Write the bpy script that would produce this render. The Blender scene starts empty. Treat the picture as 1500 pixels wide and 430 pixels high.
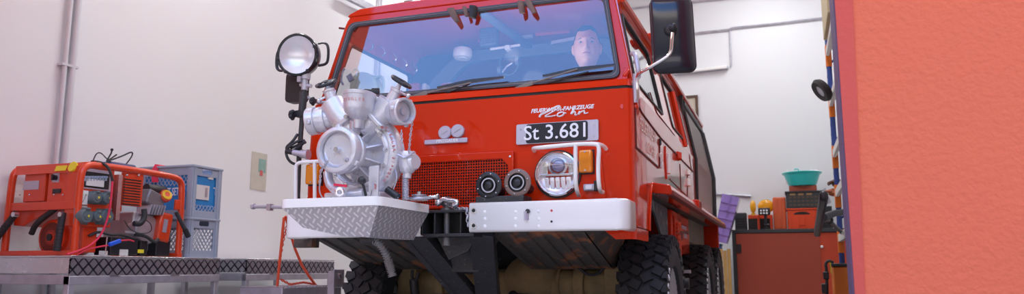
import bpy, bmesh, math, random
from mathutils import Vector, Matrix, noise
random.seed(7)
R = math.radians; PI = math.pi
S = bpy.context.scene; COL = S.collection
# ------------------------------------------------------------------ camera
F = 1120.0; CYP = 215.0; PIT = R(9); YAW = R(19.7); CAM = Vector((1.497, -3.40, 0.62))
cd = bpy.data.cameras.new('camera'); cam = bpy.data.objects.new('camera', cd); COL.objects.link(cam)
cam.location = CAM; cam.rotation_euler = (R(90) + PIT, 0, YAW)
cd.sensor_width = 36; cd.lens = 36 * F / 1500; cd.clip_end = 200
cd.dof.use_dof = True; cd.dof.focus_distance = 3.6; cd.dof.aperture_fstop = 3.6
S.camera = cam
def at(px, py, ax, val):
    "a measured point of the photograph as a real point on the plane x, y or z = val"
    u = (px - 750) / F; v = (CYP - py) / F
    X = u; Y = math.cos(PIT) - v * math.sin(PIT); Z = math.sin(PIT) + v * math.cos(PIT)
    c, s = math.cos(YAW), math.sin(YAW)
    r = Vector((c * X - s * Y, s * X + c * Y, Z)); i = 'xyz'.index(ax)
    return CAM + r * ((val - CAM[i]) / r[i])
# ------------------------------------------------------------------ materials
def mat(name, col, rough=.5, metal=0, coat=0, var=0, scale=8, bump=0, bscale=60, emit=None, es=1, spec=.5, trans=0, alpha=1, dirt=None, dscale=5, dth=.55):
    m = bpy.data.materials.new(name); m.use_nodes = True; nt = m.node_tree; N = nt.nodes; L = nt.links
    b = N['Principled BSDF']; b.inputs['Base Color'].default_value = (*col, 1)
    b.inputs['Roughness'].default_value = rough; b.inputs['Metallic'].default_value = metal
    b.inputs['Coat Weight'].default_value = coat; b.inputs['Coat Roughness'].default_value = .05
    b.inputs['Specular IOR Level'].default_value = spec
    b.inputs['Transmission Weight'].default_value = trans; b.inputs['Alpha'].default_value = alpha
    tc = N.new('ShaderNodeTexCoord')
    if emit: b.inputs['Emission Color'].default_value = (*emit, 1); b.inputs['Emission Strength'].default_value = es
    if var:
        n = N.new('ShaderNodeTexNoise'); n.inputs['Scale'].default_value = scale; n.inputs['Detail'].default_value = 5
        L.new(tc.outputs['Object'], n.inputs['Vector'])
        mx = N.new('ShaderNodeMixRGB'); mx.inputs[1].default_value = (*[c * (1 - var) for c in col], 1)
        mx.inputs[2].default_value = (*[min(1, c * (1 + var)) for c in col], 1); L.new(n.outputs['Fac'], mx.inputs[0])
        out = mx.outputs[0]
        if dirt:
            n2 = N.new('ShaderNodeTexNoise'); n2.inputs['Scale'].default_value = dscale; n2.inputs['Detail'].default_value = 7
            L.new(tc.outputs['Object'], n2.inputs['Vector'])
            rp = N.new('ShaderNodeValToRGB'); rp.color_ramp.elements[0].position = dth; rp.color_ramp.elements[1].position = dth + .12
            L.new(n2.outputs['Fac'], rp.inputs[0])
            m2 = N.new('ShaderNodeMixRGB'); m2.inputs[2].default_value = (*dirt, 1)
            L.new(rp.outputs[0], m2.inputs[0]); L.new(out, m2.inputs[1]); out = m2.outputs[0]
        L.new(out, b.inputs['Base Color'])
        mr = N.new('ShaderNodeMapRange'); mr.inputs[3].default_value = max(0, rough - .08); mr.inputs[4].default_value = min(1, rough + .08)
        L.new(n.outputs['Fac'], mr.inputs[0]); L.new(mr.outputs[0], b.inputs['Roughness'])
    if bump:
        n = N.new('ShaderNodeTexNoise'); n.inputs['Scale'].default_value = bscale; n.inputs['Detail'].default_value = 4
        L.new(tc.outputs['Object'], n.inputs['Vector'])
        bp = N.new('ShaderNodeBump'); bp.inputs['Strength'].default_value = bump; bp.inputs['Distance'].default_value = .01
        L.new(n.outputs['Fac'], bp.inputs['Height']); L.new(bp.outputs[0], b.inputs['Normal'])
    return m
def tread_mat(name, ax, pitch, lo, hi, metal=.9, rough=.35, bars=5, edge=.1, long=False):
    m = mat(name, hi, rough, metal); nt = m.node_tree; N = nt.nodes; L = nt.links; b = N['Principled BSDF']
    tc = N.new('ShaderNodeTexCoord'); sp = N.new('ShaderNodeSeparateXYZ'); L.new(tc.outputs['Object'], sp.inputs[0])
    def M(op, a, c=0.0):
        n = N.new('ShaderNodeMath'); n.operation = op
        for i, v in enumerate((a, c)):
            if isinstance(v, (int, float)): n.inputs[i].default_value = v
            else: L.new(v, n.inputs[i])
        return n.outputs[0]
    u, v = sp.outputs[ax[0]], sp.outputs[ax[1]]
    a = M('ADD', M('DIVIDE', M('ADD', u, v), pitch), 50.0); c = M('ADD', M('DIVIDE', M('SUBTRACT', u, v), pitch), 50.0)
    par = M('MODULO', M('ADD', M('FLOOR', a), M('FLOOR', c)), 2.0)
    fa, fc = M('FRACT', a), M('FRACT', c)
    st = M('ADD', M('MULTIPLY', fa, par), M('MULTIPLY', fc, M('SUBTRACT', 1.0, par)))
    bar = M('GREATER_THAN', M('FRACT', M('MULTIPLY', st, float(bars))), .42)
    def inner(f): return M('MULTIPLY', M('GREATER_THAN', f, edge), M('LESS_THAN', f, 1 - edge))
    h = M('MULTIPLY', bar, M('MULTIPLY', inner(fa), inner(fc)))
    if long:
        nf = lambda f: M('MULTIPLY', M('GREATER_THAN', f, .36), M('LESS_THAN', f, .64)); wf = lambda f: M('MULTIPLY', M('GREATER_THAN', f, .05), M('LESS_THAN', f, .95))
        h = M('ADD', M('MULTIPLY', par, M('MULTIPLY', nf(fa), wf(fc))), M('MULTIPLY', M('SUBTRACT', 1.0, par), M('MULTIPLY', nf(fc), wf(fa))))
    mx = N.new('ShaderNodeMixRGB'); L.new(h, mx.inputs[0]); mx.inputs[1].default_value = (*lo, 1); mx.inputs[2].default_value = (*hi, 1)
    L.new(mx.outputs[0], b.inputs['Base Color'])
    bp = N.new('ShaderNodeBump'); bp.inputs['Strength'].default_value = .7; bp.inputs['Distance'].default_value = .002
    L.new(h, bp.inputs['Height']); L.new(bp.outputs[0], b.inputs['Normal'])
    return m
def glass_mat(name, tint=(1, 1, 1), refl=.1, boost=1.0, rough=0.0):
    m = bpy.data.materials.new(name); m.use_nodes = True; nt = m.node_tree; N = nt.nodes; L = nt.links
    N.remove(N['Principled BSDF']); o = N['Material Output']
    t = N.new('ShaderNodeBsdfTransparent'); t.inputs[0].default_value = (*tint, 1)
    g = N.new('ShaderNodeBsdfGlossy'); g.inputs['Roughness'].default_value = rough
    fr = N.new('ShaderNodeFresnel'); ge = N.new('ShaderNodeNewGeometry'); mi = N.new('ShaderNodeMapRange')
    mi.inputs[3].default_value = 1.5; mi.inputs[4].default_value = 1/1.5; L.new(ge.outputs['Backfacing'], mi.inputs[0]); L.new(mi.outputs[0], fr.inputs[0])
    mm = N.new('ShaderNodeMath'); mm.operation = 'MULTIPLY_ADD'; mm.inputs[1].default_value = boost; mm.inputs[2].default_value = refl; mm.use_clamp = True
    L.new(fr.outputs[0], mm.inputs[0]); mx = N.new('ShaderNodeMixShader'); L.new(mm.outputs[0], mx.inputs[0])
    L.new(t.outputs[0], mx.inputs[1]); L.new(g.outputs[0], mx.inputs[2]); L.new(mx.outputs[0], o.inputs[0])
    return m
M = {}
M['red'] = mat('red_paint', (.66, .027, .001), .45, coat=1, var=.04, scale=3, spec=.05); M['red'].node_tree.nodes['Principled BSDF'].inputs['Coat IOR'].default_value = 1.5
M['red_side'] = mat('polished_red_paint', (.66, .040, .012), .35, coat=1, spec=.3); M['red_side'].node_tree.nodes['Principled BSDF'].inputs['Coat IOR'].default_value = 2.7
M['red_in'] = mat('red_cab_paint', (.55, .035, .02), .45, coat=.3)
M['redgen'] = mat('orange_red_powder_coat', (.70, .055, .012), .35, coat=.4, var=.08)
M['white'] = mat('white_enamel', (.88, .86, .84), .3, coat=.6, var=.03)
M['alu'] = mat('cast_aluminium_paint', (.64, .63, .68), .30, .5, var=.08, scale=12, bump=.15, bscale=160)
M['alub'] = mat('bright_aluminium', (.72, .71, .74), .25, .9, var=.06, scale=20)
M['steel'] = mat('dull_galvanised_steel', (.50, .49, .55), .4, .6, var=.35, scale=14)
M['chrome'] = mat('chrome', (.85, .85, .87), .06, 1)
M['black'] = mat('black_plastic', (.016, .017, .022), .38, bump=.05)
M['rubber'] = mat('black_rubber', (.022, .022, .025), .6, var=.2)
M['seal'] = mat('grey_window_seal', (.055, .06, .075), .45)
M['sealhi'] = mat('grey_seal_lip', (.25, .25, .27), .4)
M['tyre'] = mat('tyre_rubber', (.018, .020, .025), .62, var=.25, scale=20, bump=.1)
M['under'] = mat('dirty_black_underseal', (.075, .066, .058), .6, var=.7, scale=38, bump=.5, bscale=40, dirt=(.34, .12, .05), dscale=7, dth=.56)
M['axle'] = mat('muddy_brown_axle', (.30, .21, .10), .8, var=.5, scale=12, bump=.3)
M['frame'] = mat('black_chassis_paint', (.030, .030, .034), .45, var=.4, scale=30, bump=.2, dirt=(.20, .19, .18), dscale=45, dth=.64)
M['wall'] = mat('white_plaster', (.785, .785, .81), .85, var=.015, scale=2, bump=.08, bscale=120)
M['coral'] = mat('coral_stucco', (.70, .150, .078), .9, var=.04, scale=6, bump=.5, bscale=55)
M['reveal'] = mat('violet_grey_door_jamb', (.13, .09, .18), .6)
M['coral2'] = mat('darker_coral_wedge', (.58, .085, .065), .8, var=.03, bump=.2)
M['floor'] = mat('grey_concrete_floor', (.32, .31, .30), .6, var=.15, scale=3)
M['asphalt'] = mat('pale_yard_paving', (.42, .40, .38), .8, var=.2, scale=4, bump=.3)
M['amber'] = mat('amber_lens', (.85, .26, .01), .15, coat=1, emit=None)
M['plate'] = mat('number_plate_black', (.006, .009, .02), .3)
M['lilac'] = mat('silver_plate', (.52, .50, .60), .35, .4)
M['whitep'] = mat('white_lettering', (.85, .85, .88), .4)
M['blackp'] = mat('black_mark', (.01, .01, .012), .5)
M['redp'] = mat('red_lettering', (.55, .04, .04), .5); M['castred'] = mat('worn_red_cast_lettering', (.66, .30, .30), .5)
M['dark_in'] = mat('dark_cab_lining', (.03, .032, .04), .7)
M['grey_in'] = mat('grey_cab_padding', (.13, .14, .17), .7)
M['skin'] = mat('skin', (.74, .42, .31), .5, var=.05, scale=25)
M['hair'] = mat('dark_brown_hair', (.035, .024, .018), .8, spec=.1, bump=.8, bscale=150)
M['navy'] = mat('navy_shirt', (.012, .016, .035), .8, bump=.2)
M['bluegrey'] = mat('blue_grey_crate_plastic', (.36, .42, .53), .45, var=.05)
M['carton'] = mat('blue_printed_carton', (.02, .25, .62), .5)
M['strap'] = mat('red_strap', (.70, .02, .07), .6)
M['paper'] = mat('paper', (.72, .70, .68), .7)
M['socket'] = mat('grey_green_socket', (.11, .15, .16), .4)
M['yellow'] = mat('yellow_plastic', (.82, .50, .02), .35)
M['yel'] = mat('yellow_label', (.85, .72, .03), .5)
M['amb2'] = mat('orange_yellow_lens', (.85, .38, .01), .2, coat=.6)
M['cabred'] = mat('brick_red_door_panel', (.34, .055, .03), .55, var=.06, scale=2)
M['anth'] = mat('anthracite_frame', (.035, .04, .045), .5)
M['turq'] = mat('turquoise_plastic', (.03, .60, .58), .3, coat=.3)
M['purple'] = mat('translucent_purple_plastic', (.32, .24, .62), .25, coat=.5, var=.25, scale=9)
M['orplas'] = mat('orange_red_plastic', (.72, .07, .02), .35)
M['orplas2'] = mat('rust_orange_plastic', (.62, .11, .04), .35)
M['rackblue'] = mat('blue_rack_upright', (.03, .07, .30), .4)
M['rackor'] = mat('orange_rack_beam', (.80, .20, .02), .4)
M['wood'] = mat('pale_wood', (.50, .30, .09), .6, var=.2)
M['blue'] = mat('blue_paint', (.02, .10, .38), .4)
M['glass'] = glass_mat('clear_glass', refl=.0, boost=1.2)
M['wscreen'] = glass_mat('windscreen_glass', (.93, .94, .97), refl=.015, boost=2.3)
M['lens'] = glass_mat('lamp_glass', refl=.02, boost=1.5, rough=.05)
M['satin'] = mat('bright_satin_reflector', (.92, .90, .94), .28, .75)
M['led'] = mat('tube_light', (1, 1, 1), .5, emit=(1, .97, .93), es=9)
M['green'] = mat('pale_green_plastic', (.62, .72, .55), .5)
M['leather'] = mat('brown_leather', (.16, .08, .05), .5, var=.3)
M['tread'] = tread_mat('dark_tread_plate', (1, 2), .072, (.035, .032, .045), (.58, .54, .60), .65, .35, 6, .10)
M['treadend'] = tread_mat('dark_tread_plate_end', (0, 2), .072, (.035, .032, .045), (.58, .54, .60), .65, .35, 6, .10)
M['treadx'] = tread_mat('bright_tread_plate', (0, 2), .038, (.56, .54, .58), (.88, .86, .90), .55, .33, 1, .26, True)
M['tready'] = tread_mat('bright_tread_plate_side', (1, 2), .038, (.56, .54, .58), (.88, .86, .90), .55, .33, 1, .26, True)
# ------------------------------------------------------------------ mesh builder
class B:
    def __init__(s): s.bm = bmesh.new(); s.mi = 0
    def _faces(s, fs, mi=None):
        for f in fs: f.material_index = s.mi if mi is None else mi
    def box(s, c, d, rot=None):
        """c centre, d full size"""
        mtx = Matrix.Translation(Vector(c)) @ (rot.to_4x4() if rot else Matrix()) @ Matrix.Diagonal((*d, 1))
        r = bmesh.ops.create_cube(s.bm, size=1, matrix=mtx)
        s._faces({f for v in r['verts'] for f in v.link_faces}); return s
    def bx(s, x0, x1, y0, y1, z0, z1): return s.box(((x0+x1)/2, (y0+y1)/2, (z0+z1)/2), (abs(x1-x0), abs(y1-y0), abs(z1-z0)))
    def beam(s, a, b, w, h, up=(0, 0, 1)):
        a, b = Vector(a), Vector(b); d = (b - a); L = d.length; z = d.normalized(); x = Vector(up).cross(z)
        if x.length < 1e-4: x = Vector((1, 0, 0))
        x.normalize(); y = z.cross(x)
        return s.box((a + b) / 2, (w, h, L), Matrix((x, y, z)).transposed())
    def cyl(s, a, b, r0, r1=None, n=24, caps=True):
        a, b = Vector(a), Vector(b); r1 = r0 if r1 is None else r1; d = b - a
        m = Matrix.Translation((a + b) / 2) @ d.to_track_quat('Z', 'Y').to_matrix().to_4x4()
        r = bmesh.ops.create_cone(s.bm, cap_ends=caps, segments=n, radius1=r0, radius2=r1, depth=d.length, matrix=m)
        s._faces({f for v in r['verts'] for f in v.link_faces}); return s
    def sph(s, c, r, sc=(1, 1, 1), n=20, rot=None):
        m = Matrix.Translation(Vector(c)) @ (rot.to_4x4() if rot else Matrix()) @ Matrix.Diagonal((*[q * r for q in sc], 1))
        q = bmesh.ops.create_uvsphere(s.bm, u_segments=n, v_segments=n // 2 + 2, radius=1, matrix=m)
        s._faces({f for v in q['verts'] for f in v.link_faces}); return s
    def lathe(s, c, axis, prof, n=40, a0=0, a1=2*PI):
        """prof: list of (radius, distance along axis)"""
        z = Vector(axis).normalized(); x = z.orthogonal().normalized(); y = z.cross(x); c = Vector(c)
        full = abs(a1 - a0 - 2 * PI) < 1e-6; k = n if full else n + 1; rings = []
        for r, h in prof:
            if r < 1e-6: rings.append([s.bm.verts.new(c + z * h)])
            else: rings.append([s.bm.verts.new(c + z * h + (x * math.cos(a0 + (a1-a0)*i/n) + y * math.sin(a0 + (a1-a0)*i/n)) * r) for i in range(k)])
        fs = []
        for A, Bq in zip(rings, rings[1:]):
            for i in range(n):
                j = (i + 1) % k
                if len(A) == 1 and len(Bq) == 1: continue
                if len(A) == 1: f = (A[0], Bq[j], Bq[i])
                elif len(Bq) == 1: f = (A[i], A[j], Bq[0])
                else: f = (A[i], A[j], Bq[j], Bq[i])
                try: fs.append(s.bm.faces.new(f))
                except ValueError: pass
        s._faces(fs); bmesh.ops.recalc_face_normals(s.bm, faces=fs); return s
    def tube(s, pts, r, n=10, closed=False, smooth=0, flat=1.0):
        pts = [Vector(p) for p in pts]
        for _ in range(smooth):
            q = [] if closed else [pts[0]]
            rng = range(len(pts)) if closed else range(len(pts) - 1)
            for i in rng:
                a, b = pts[i], pts[(i + 1) % len(pts)]; q += [a.lerp(b, .25), a.lerp(b, .75)]
            if not closed: q.append(pts[-1])
            pts = q
        m = len(pts); rings = []; px = None
        for i, p in enumerate(pts):
            t = ((pts[(i+1) % m] - pts[i-1]) if closed else (pts[min(i+1, m-1)] - pts[max(i-1, 0)])).normalized()
            if px is None: px = t.orthogonal().normalized()
            px = (px - t * px.dot(t)); px = px.normalized() if px.length > 1e-5 else t.orthogonal().normalized(); py = t.cross(px)
            rr = r[i] if isinstance(r, (list, tuple)) and len(r) == m else (r if not isinstance(r, (list, tuple)) else r[0])
            rings.append([s.bm.verts.new(p + (px * math.cos(2*PI*k/n) + py * math.sin(2*PI*k/n) * flat) * rr) for k in range(n)])
        fs = []
        for i in range(m if closed else m - 1):
            A, Bq = rings[i], rings[(i+1) % m]
            for k in range(n): fs.append(s.bm.faces.new((A[k], A[(k+1) % n], Bq[(k+1) % n], Bq[k])))
        if not closed:
            fs.append(s.bm.faces.new(rings[0][::-1])); fs.append(s.bm.faces.new(rings[-1]))
        s._faces(fs); bmesh.ops.recalc_face_normals(s.bm, faces=fs); return s
    def plate(s, outer, holes, fn, t):
        """polygon (u,v) with holes, mapped by fn(u,v,w); w from 0 to t"""
        tb = bmesh.new(); loops = []
        for lp in [outer] + holes:
            vs = [tb.verts.new((p[0], p[1], 0)) for p in lp]
            for i in range(len(vs)): tb.edges.new((vs[i], vs[(i+1) % len(vs)]))
            loops.append(vs)
        bmesh.ops.triangle_fill(tb, use_beauty=True, use_dissolve=False, edges=tb.edges[:])
        top = {v: s.bm.verts.new(fn(v.co.x, v.co.y, 0)) for v in tb.verts}
        bot = {v: s.bm.verts.new(fn(v.co.x, v.co.y, t)) for v in tb.verts}; fs = []
        for f in tb.faces:
            fs.append(s.bm.faces.new([top[v] for v in f.verts])); fs.append(s.bm.faces.new([bot[v] for v in reversed(f.verts)]))
        for vs in loops:
            for i in range(len(vs)):
                a, b = vs[i], vs[(i+1) % len(vs)]; fs.append(s.bm.faces.new((top[a], top[b], bot[b], bot[a])))
        tb.free(); s._faces(fs); bmesh.ops.recalc_face_normals(s.bm, faces=fs); return s
    def grid(s, fn, nu, nv):
        V = [[s.bm.verts.new(fn(i / nu, j / nv)) for j in range(nv + 1)] for i in range(nu + 1)]; fs = []
        for i in range(nu):
            for j in range(nv): fs.append(s.bm.faces.new((V[i][j], V[i+1][j], V[i+1][j+1], V[i][j+1])))
        s._faces(fs); return s
    def text(s, txt, mtx, size=.05, ext=.001, bold=0, shear=0):
        cu = bpy.data.curves.new('t', 'FONT'); cu.body = txt; cu.size = size; cu.extrude = ext; cu.offset = bold; cu.shear = shear
        cu.align_x = 'CENTER'; cu.align_y = 'CENTER'; cu.resolution_u = 3
        o = bpy.data.objects.new('t', cu); COL.objects.link(o); bpy.context.view_layer.update()
        me = bpy.data.meshes.new_from_object(o.evaluated_get(bpy.context.evaluated_depsgraph_get()))
        n0 = len(s.bm.faces); me.transform(mtx); s.bm.from_mesh(me); s.bm.faces.ensure_lookup_table()
        for f in s.bm.faces[n0:]: f.material_index = s.mi
        bpy.data.objects.remove(o); bpy.data.curves.remove(cu); bpy.data.meshes.remove(me); return s
ORG = {}
def obj(name, b, mats, parent=None, loc=None, bevel=0, seg=2, ang=38, sub=0, sm=True):
    bm = b.bm if isinstance(b, B) else b
    org = ORG.get(parent.name, Vector()) if parent else Vector()
    base = Vector(loc) if loc is not None else org
    if base.length: bmesh.ops.translate(bm, verts=bm.verts, vec=-base)
    bm.normal_update()
    for f in bm.faces: f.smooth = sm
    for e in bm.edges:
        if len(e.link_faces) == 2 and e.calc_face_angle(0) > R(ang): e.smooth = False
    me = bpy.data.meshes.new(name); bm.to_mesh(me); bm.free()
    for m in (mats if isinstance(mats, (list, tuple)) else [mats]): me.materials.append(M[m] if isinstance(m, str) else m)
    o = bpy.data.objects.new(name, me); COL.objects.link(o)
    if parent: o.parent = parent
    o.location = base - org; ORG[o.name] = base
    if bevel:
        md = o.modifiers.new('b', 'BEVEL'); md.width = bevel; md.segments = seg; md.limit_method = 'ANGLE'; md.angle_limit = R(40); md.harden_normals = False
    if sub:
        md = o.modifiers.new('s', 'SUBSURF'); md.levels = sub; md.render_levels = sub
    return o
def tag(o, label=None, cat=None, group=None, kind=None):
    if label: o['label'] = label
    if cat: o['category'] = cat
    if group: o['group'] = group
    if kind: o['kind'] = kind
    return o
def thing(name, label, cat, loc=(0, 0, 0), group=None):
    o = bpy.data.objects.new(name, None); o.empty_display_size = .05; COL.objects.link(o); o.location = loc; ORG[o.name] = Vector(loc)
    return tag(o, label, cat, group)
def struct(name, b, m, **k): return tag(obj(name, b, m, **k), kind='structure')
def copy_tree(o, parent=None):
    c = o.copy(); COL.objects.link(c)
    if parent: c.parent = parent
    for ch in list(o.children): copy_tree(ch, c)
    return c
def rrect(u0, u1, v0, v1, r, n=5):
    p = []
    for cx, cy, a in ((u1-r, v1-r, 0), (u0+r, v1-r, 90), (u0+r, v0+r, 180), (u1-r, v0+r, 270)):
        p += [(cx + r*math.cos(R(a + 90*i/n)), cy + r*math.sin(R(a + 90*i/n))) for i in range(n+1)]
    return p
def rpoly(pts, r, n=5):
    "round the corners of a polygon"
    out = []; m = len(pts)
    for i in range(m):
        p, a, c = Vector(pts[i]), Vector(pts[i-1]), Vector(pts[(i+1) % m])
        d1 = (a - p); d2 = (c - p); k = min(r, d1.length * .45, d2.length * .45); s, e = p + d1.normalized()*k, p + d2.normalized()*k
        for j in range(n+1):
            t = j / n; q = s*(1-t)**2 + p*2*t*(1-t) + e*t*t; out.append((q.x, q.y))
    return out
def circ(cx, cy, r, n=24): return [(cx + r*math.cos(2*PI*i/n), cy + r*math.sin(2*PI*i/n)) for i in range(n)]
XZ = lambda y: (lambda u, v, w: (u, y + w, v))
YZ = lambda x: (lambda u, v, w: (x + w, u, v))
XY = lambda z: (lambda u, v, w: (u, v, z + w))
ry90 = Matrix.Rotation(R(90), 4, 'X')            # text facing -y
def face_y(p, rot=0): return Matrix.Translation(Vector(p)) @ ry90 @ Matrix.Rotation(rot, 4, 'Z')
def face_x(p): return Matrix.Translation(Vector(p)) @ Matrix.Rotation(R(90), 4, 'Z') @ ry90
# ================================================================== SETTING
WL, WR, WB, WF, H = -3.15, 2.75, 7.7, -.83, 4.9
struct('floor', B().bx(WL-.3, WR+.3, WF-.3, WB+.3, -.1, 0), 'floor')
struct('ceiling', B().bx(WL-.3, WR+.3, WF-.3, WB+.3, H, H+.2), 'wall')
struct('wall_left', B().bx(WL-.25, WL, WF-.3, WB+.25, 0, H), 'wall')
struct('wall_right', B().bx(WR, WR+.25, WF, WB+.25, 0, H), 'wall')
struct('wall_back', B().bx(WL, WR, WB, WB+.25, 0, H), 'wall')
JR, JL = 1.668, -2.25; FY0, FY1 = -1.0, -.83
def wallx(x0, x1, z0, z1):
    return B().bx(x0, x1, FY0, FY1, z0, z1)
struct('wall_front_right', wallx(JR, 8, 0, 5.6), 'coral', bevel=.008)
struct('wall_front_left', wallx(-9, JL, 0, 5.6), 'coral', bevel=.008)
struct('wall_front_lintel', B().bx(JL, JR, FY0, FY1, 3.95, 5.6), 'coral', bevel=.008)
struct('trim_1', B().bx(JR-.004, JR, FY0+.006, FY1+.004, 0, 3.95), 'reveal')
struct('wall_wedge', B().plate([(JR, 0), (JR+.012, 0), (JR+.118, 3.95), (JR, 3.95)], [], XZ(FY0-.004), .006), 'coral2')  # thin darker coral wedge on the wall face, widening towards the top
struct('ground', B().bx(-30, 30, -40, FY0, -.1, -.01), 'asphalt')

# ------------------------------------------------------------------ light
w = bpy.data.worlds.new('sky'); S.world = w; w.use_nodes = True; nt = w.node_tree; N = nt.nodes; L = nt.links
bg = N['Background']
tc = N.new('ShaderNodeTexCoord'); sp = N.new('ShaderNodeSeparateXYZ'); L.new(tc.outputs['Generated'], sp.inputs[0])
rp = N.new('ShaderNodeValToRGB'); L.new(sp.outputs['Z'], rp.inputs[0]); e = rp.color_ramp.elements

while len(e) > 1: e.remove(e[-1])
e[0].position = 0; e[0].color = (.07, .065, .06, 1)
for p_, c_ in ((.35, (.08, .075, .07)), (.40, (1.0, .89, .75)), (.46, (1.0, .90, .78)), (.54, (.19, .39, .86)), (.80, (.16, .35, .86)), (.88, (.80, .75, .68)), (1.0, (.80, .75, .68))):
    k_ = e.new(p_); k_.color = (*c_, 1)
L.new(rp.outputs[0], bg.inputs[0]); bg.inputs[1].default_value = 3.5
sl = bpy.data.lights.new('sun', 'SUN'); so = bpy.data.objects.new('sun', sl); COL.objects.link(so)
sl.energy = 13; sl.color = (1, .90, .78); sl.angle = R(1.5); so.rotation_euler = (R(-38), 0, R(28))   # comes from behind the building
def ceil_lamp(x, y, e=60):
    t = thing('fluorescent_lamp', 'long fluorescent ceiling lamp above the %s of the hall' % ('left aisle' if x < -1 else 'right aisle'), 'ceiling lamp', (x, y, H), 'ceiling tube lamps')
    obj('housing', B().bx(x-.07, x+.07, y-.75, y+.75, H-.07, H-.002), 'white', t)
    obj('tube', B().cyl((x, y-.7, H-.10), (x, y+.7, H-.10), .025), 'led', t)
    l = bpy.data.lights.new('lamp', 'AREA'); l.shape = 'RECTANGLE'; l.size = .15; l.size_y = 1.4; l.energy = e; l.color = (.94, .98, 1)
    o = bpy.data.objects.new('lamp', l); COL.objects.link(o); o.location = (x, y, H-.14)
for x, y, e_ in ((-2.0, 1.0, 46), (1.6, .9, 30), (-2.0, 5.0, 44), (1.6, 3.6, 33), (1.4, 6.2, 36)): ceil_lamp(x, y, e_)
S.view_settings.view_transform = 'Standard'; S.view_settings.look = 'None'; S.view_settings.gamma = 1; S.view_settings.use_curve_mapping = False
S.view_settings.exposure = 0.12

# ================================================================== WALL FITTINGS
M['condgrey'] = mat('light_grey_conduit_plastic', (.62, .62, .67), .5)
def conduit(y, lab, z0=.0):
    t = thing('cable_conduit', lab, 'conduit', (WL+.02, y, z0))
    for d_, r_ in ((-.03, .016), (.03, .021)): obj('pipe', B().cyl((WL+.031, y+d_, z0), (WL+.031, y+d_, H-.01), r_, n=14), 'condgrey', t)
    for z in (1.2, 2.0, 2.85, 3.7): obj('clip', B().bx(WL+.002, WL+.05, y-.065, y+.065, z-.008, z+.008), 'condgrey', t)
conduit(.40, 'pair of grey cable conduits running up the white wall behind the orange generator')
conduit(at(551, 110, 'x', WL).y, 'grey cable conduit on the white wall seen through the left side of the windscreen')
# diagonal pipe / cable tray near the ceiling at left
a = at(508, -6, 'x', WL+.11); b_ = at(575, 28, 'x', WL+.11)
t = B().beam(a, b_, .05, .08); tag(obj('cable_tray', t, 'steel'), 'grey cable tray high on the left wall just above the cab roof', 'cable tray')
# conduits on back wall
def bp(px, py): return at(px, py, 'y', WB-.02)
def backpipe(pts, r, lab):
    tag(obj('wall_conduit', B().tube([bp(*p) for p in pts], r, 8), 'steel'), lab, 'conduit')
backpipe([(870, 20), (960, 8), (1085, -4)], .016, 'thin grey conduit highest on the back wall, running behind the mirror')
backpipe([(1005, 50), (1068, 43.5), (1073, 41), (1140, 34), (1212, 26)], .018, 'thin grey conduit crossing the back wall to the blue racking')
backpipe([(1069, 43), (1071, 97)], .012, 'short vertical conduit dropping to the tube lamp on the back wall')
t = thing('wall_lamp', 'long switched-off tube lamp fixed on the back wall behind the mirror', 'wall lamp', bp(1020, 104))
a, b_ = bp(985, 108), bp(1067, 99)
obj('housing', B().beam(a, b_, .05, .05), 'steel', t, bevel=.01)
obj('diffuser', B().beam(a+Vector((.02, -.05, 0)), b_+Vector((-.02, -.05, 0)), .045, .045), 'white', t, bevel=.01)
backpipe([(1032, 283.5), (1055, 284), (1100, 287)], .02, 'grey conduit low on the back wall above the purple bin')
# picture frame on back wall behind the roller shutter
a, b_ = bp(984, 196), bp(1022, 139); t = thing('picture_frame', 'brown framed picture on the back wall behind the truck body', 'picture', a)
ou = [(a.x, a.z), (b_.x, a.z), (b_.x, b_.z), (a.x, b_.z)]; k = .035; inn = [(a.x+k, a.z+k), (b_.x-k, a.z+k), (b_.x-k, b_.z-k), (a.x+k, b_.z-k)]
obj('frame', B().plate(ou, [inn], XZ(WB-.03), .03), mat('brown_frame', (.10, .05, .03), .5), t)
obj('backing', B().bx(a.x+.02, b_.x-.02, WB-.015, WB-.001, a.z+.02, b_.z-.02), mat('cream_picture', (.60, .52, .42), .8), t)
c1 = bp(1021, 172); obj('print', B().plate([(c1.x-.2, a.z+.04), (b_.x-k, a.z+.04), (b_.x-k, c1.z)], [], XZ(WB-.02), .004), 'orplas2', t)
# poster on left wall
a = at(366, 276, 'x', WL); c = at(391, 226, 'x', WL); t = thing('wall_poster', 'faded paper notice in a clear sleeve on the left wall', 'poster', (WL, a.y, a.z))
obj('sheet', B().bx(WL, WL+.006, a.y, c.y, a.z, c.z), mat('aged_paper', (.56, .53, .46), .5, var=.1, scale=12), t)
z1 = at(380, 232, 'x', WL).z; z0 = at(380, 252, 'x', WL).z
obj('print', B().bx(WL+.006, WL+.008, a.y+.10, c.y-.02, z0, z1), mat('faded_green_print', (.25, .42, .38), .6, var=.3, scale=20), t)
z2 = at(380, 249, 'x', WL).z
obj('print', B().bx(WL+.008, WL+.010, a.y+.16, c.y-.10, z0-.03, z2), mat('faded_red_print', (.60, .12, .12), .6, var=.4, scale=25), t)
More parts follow.
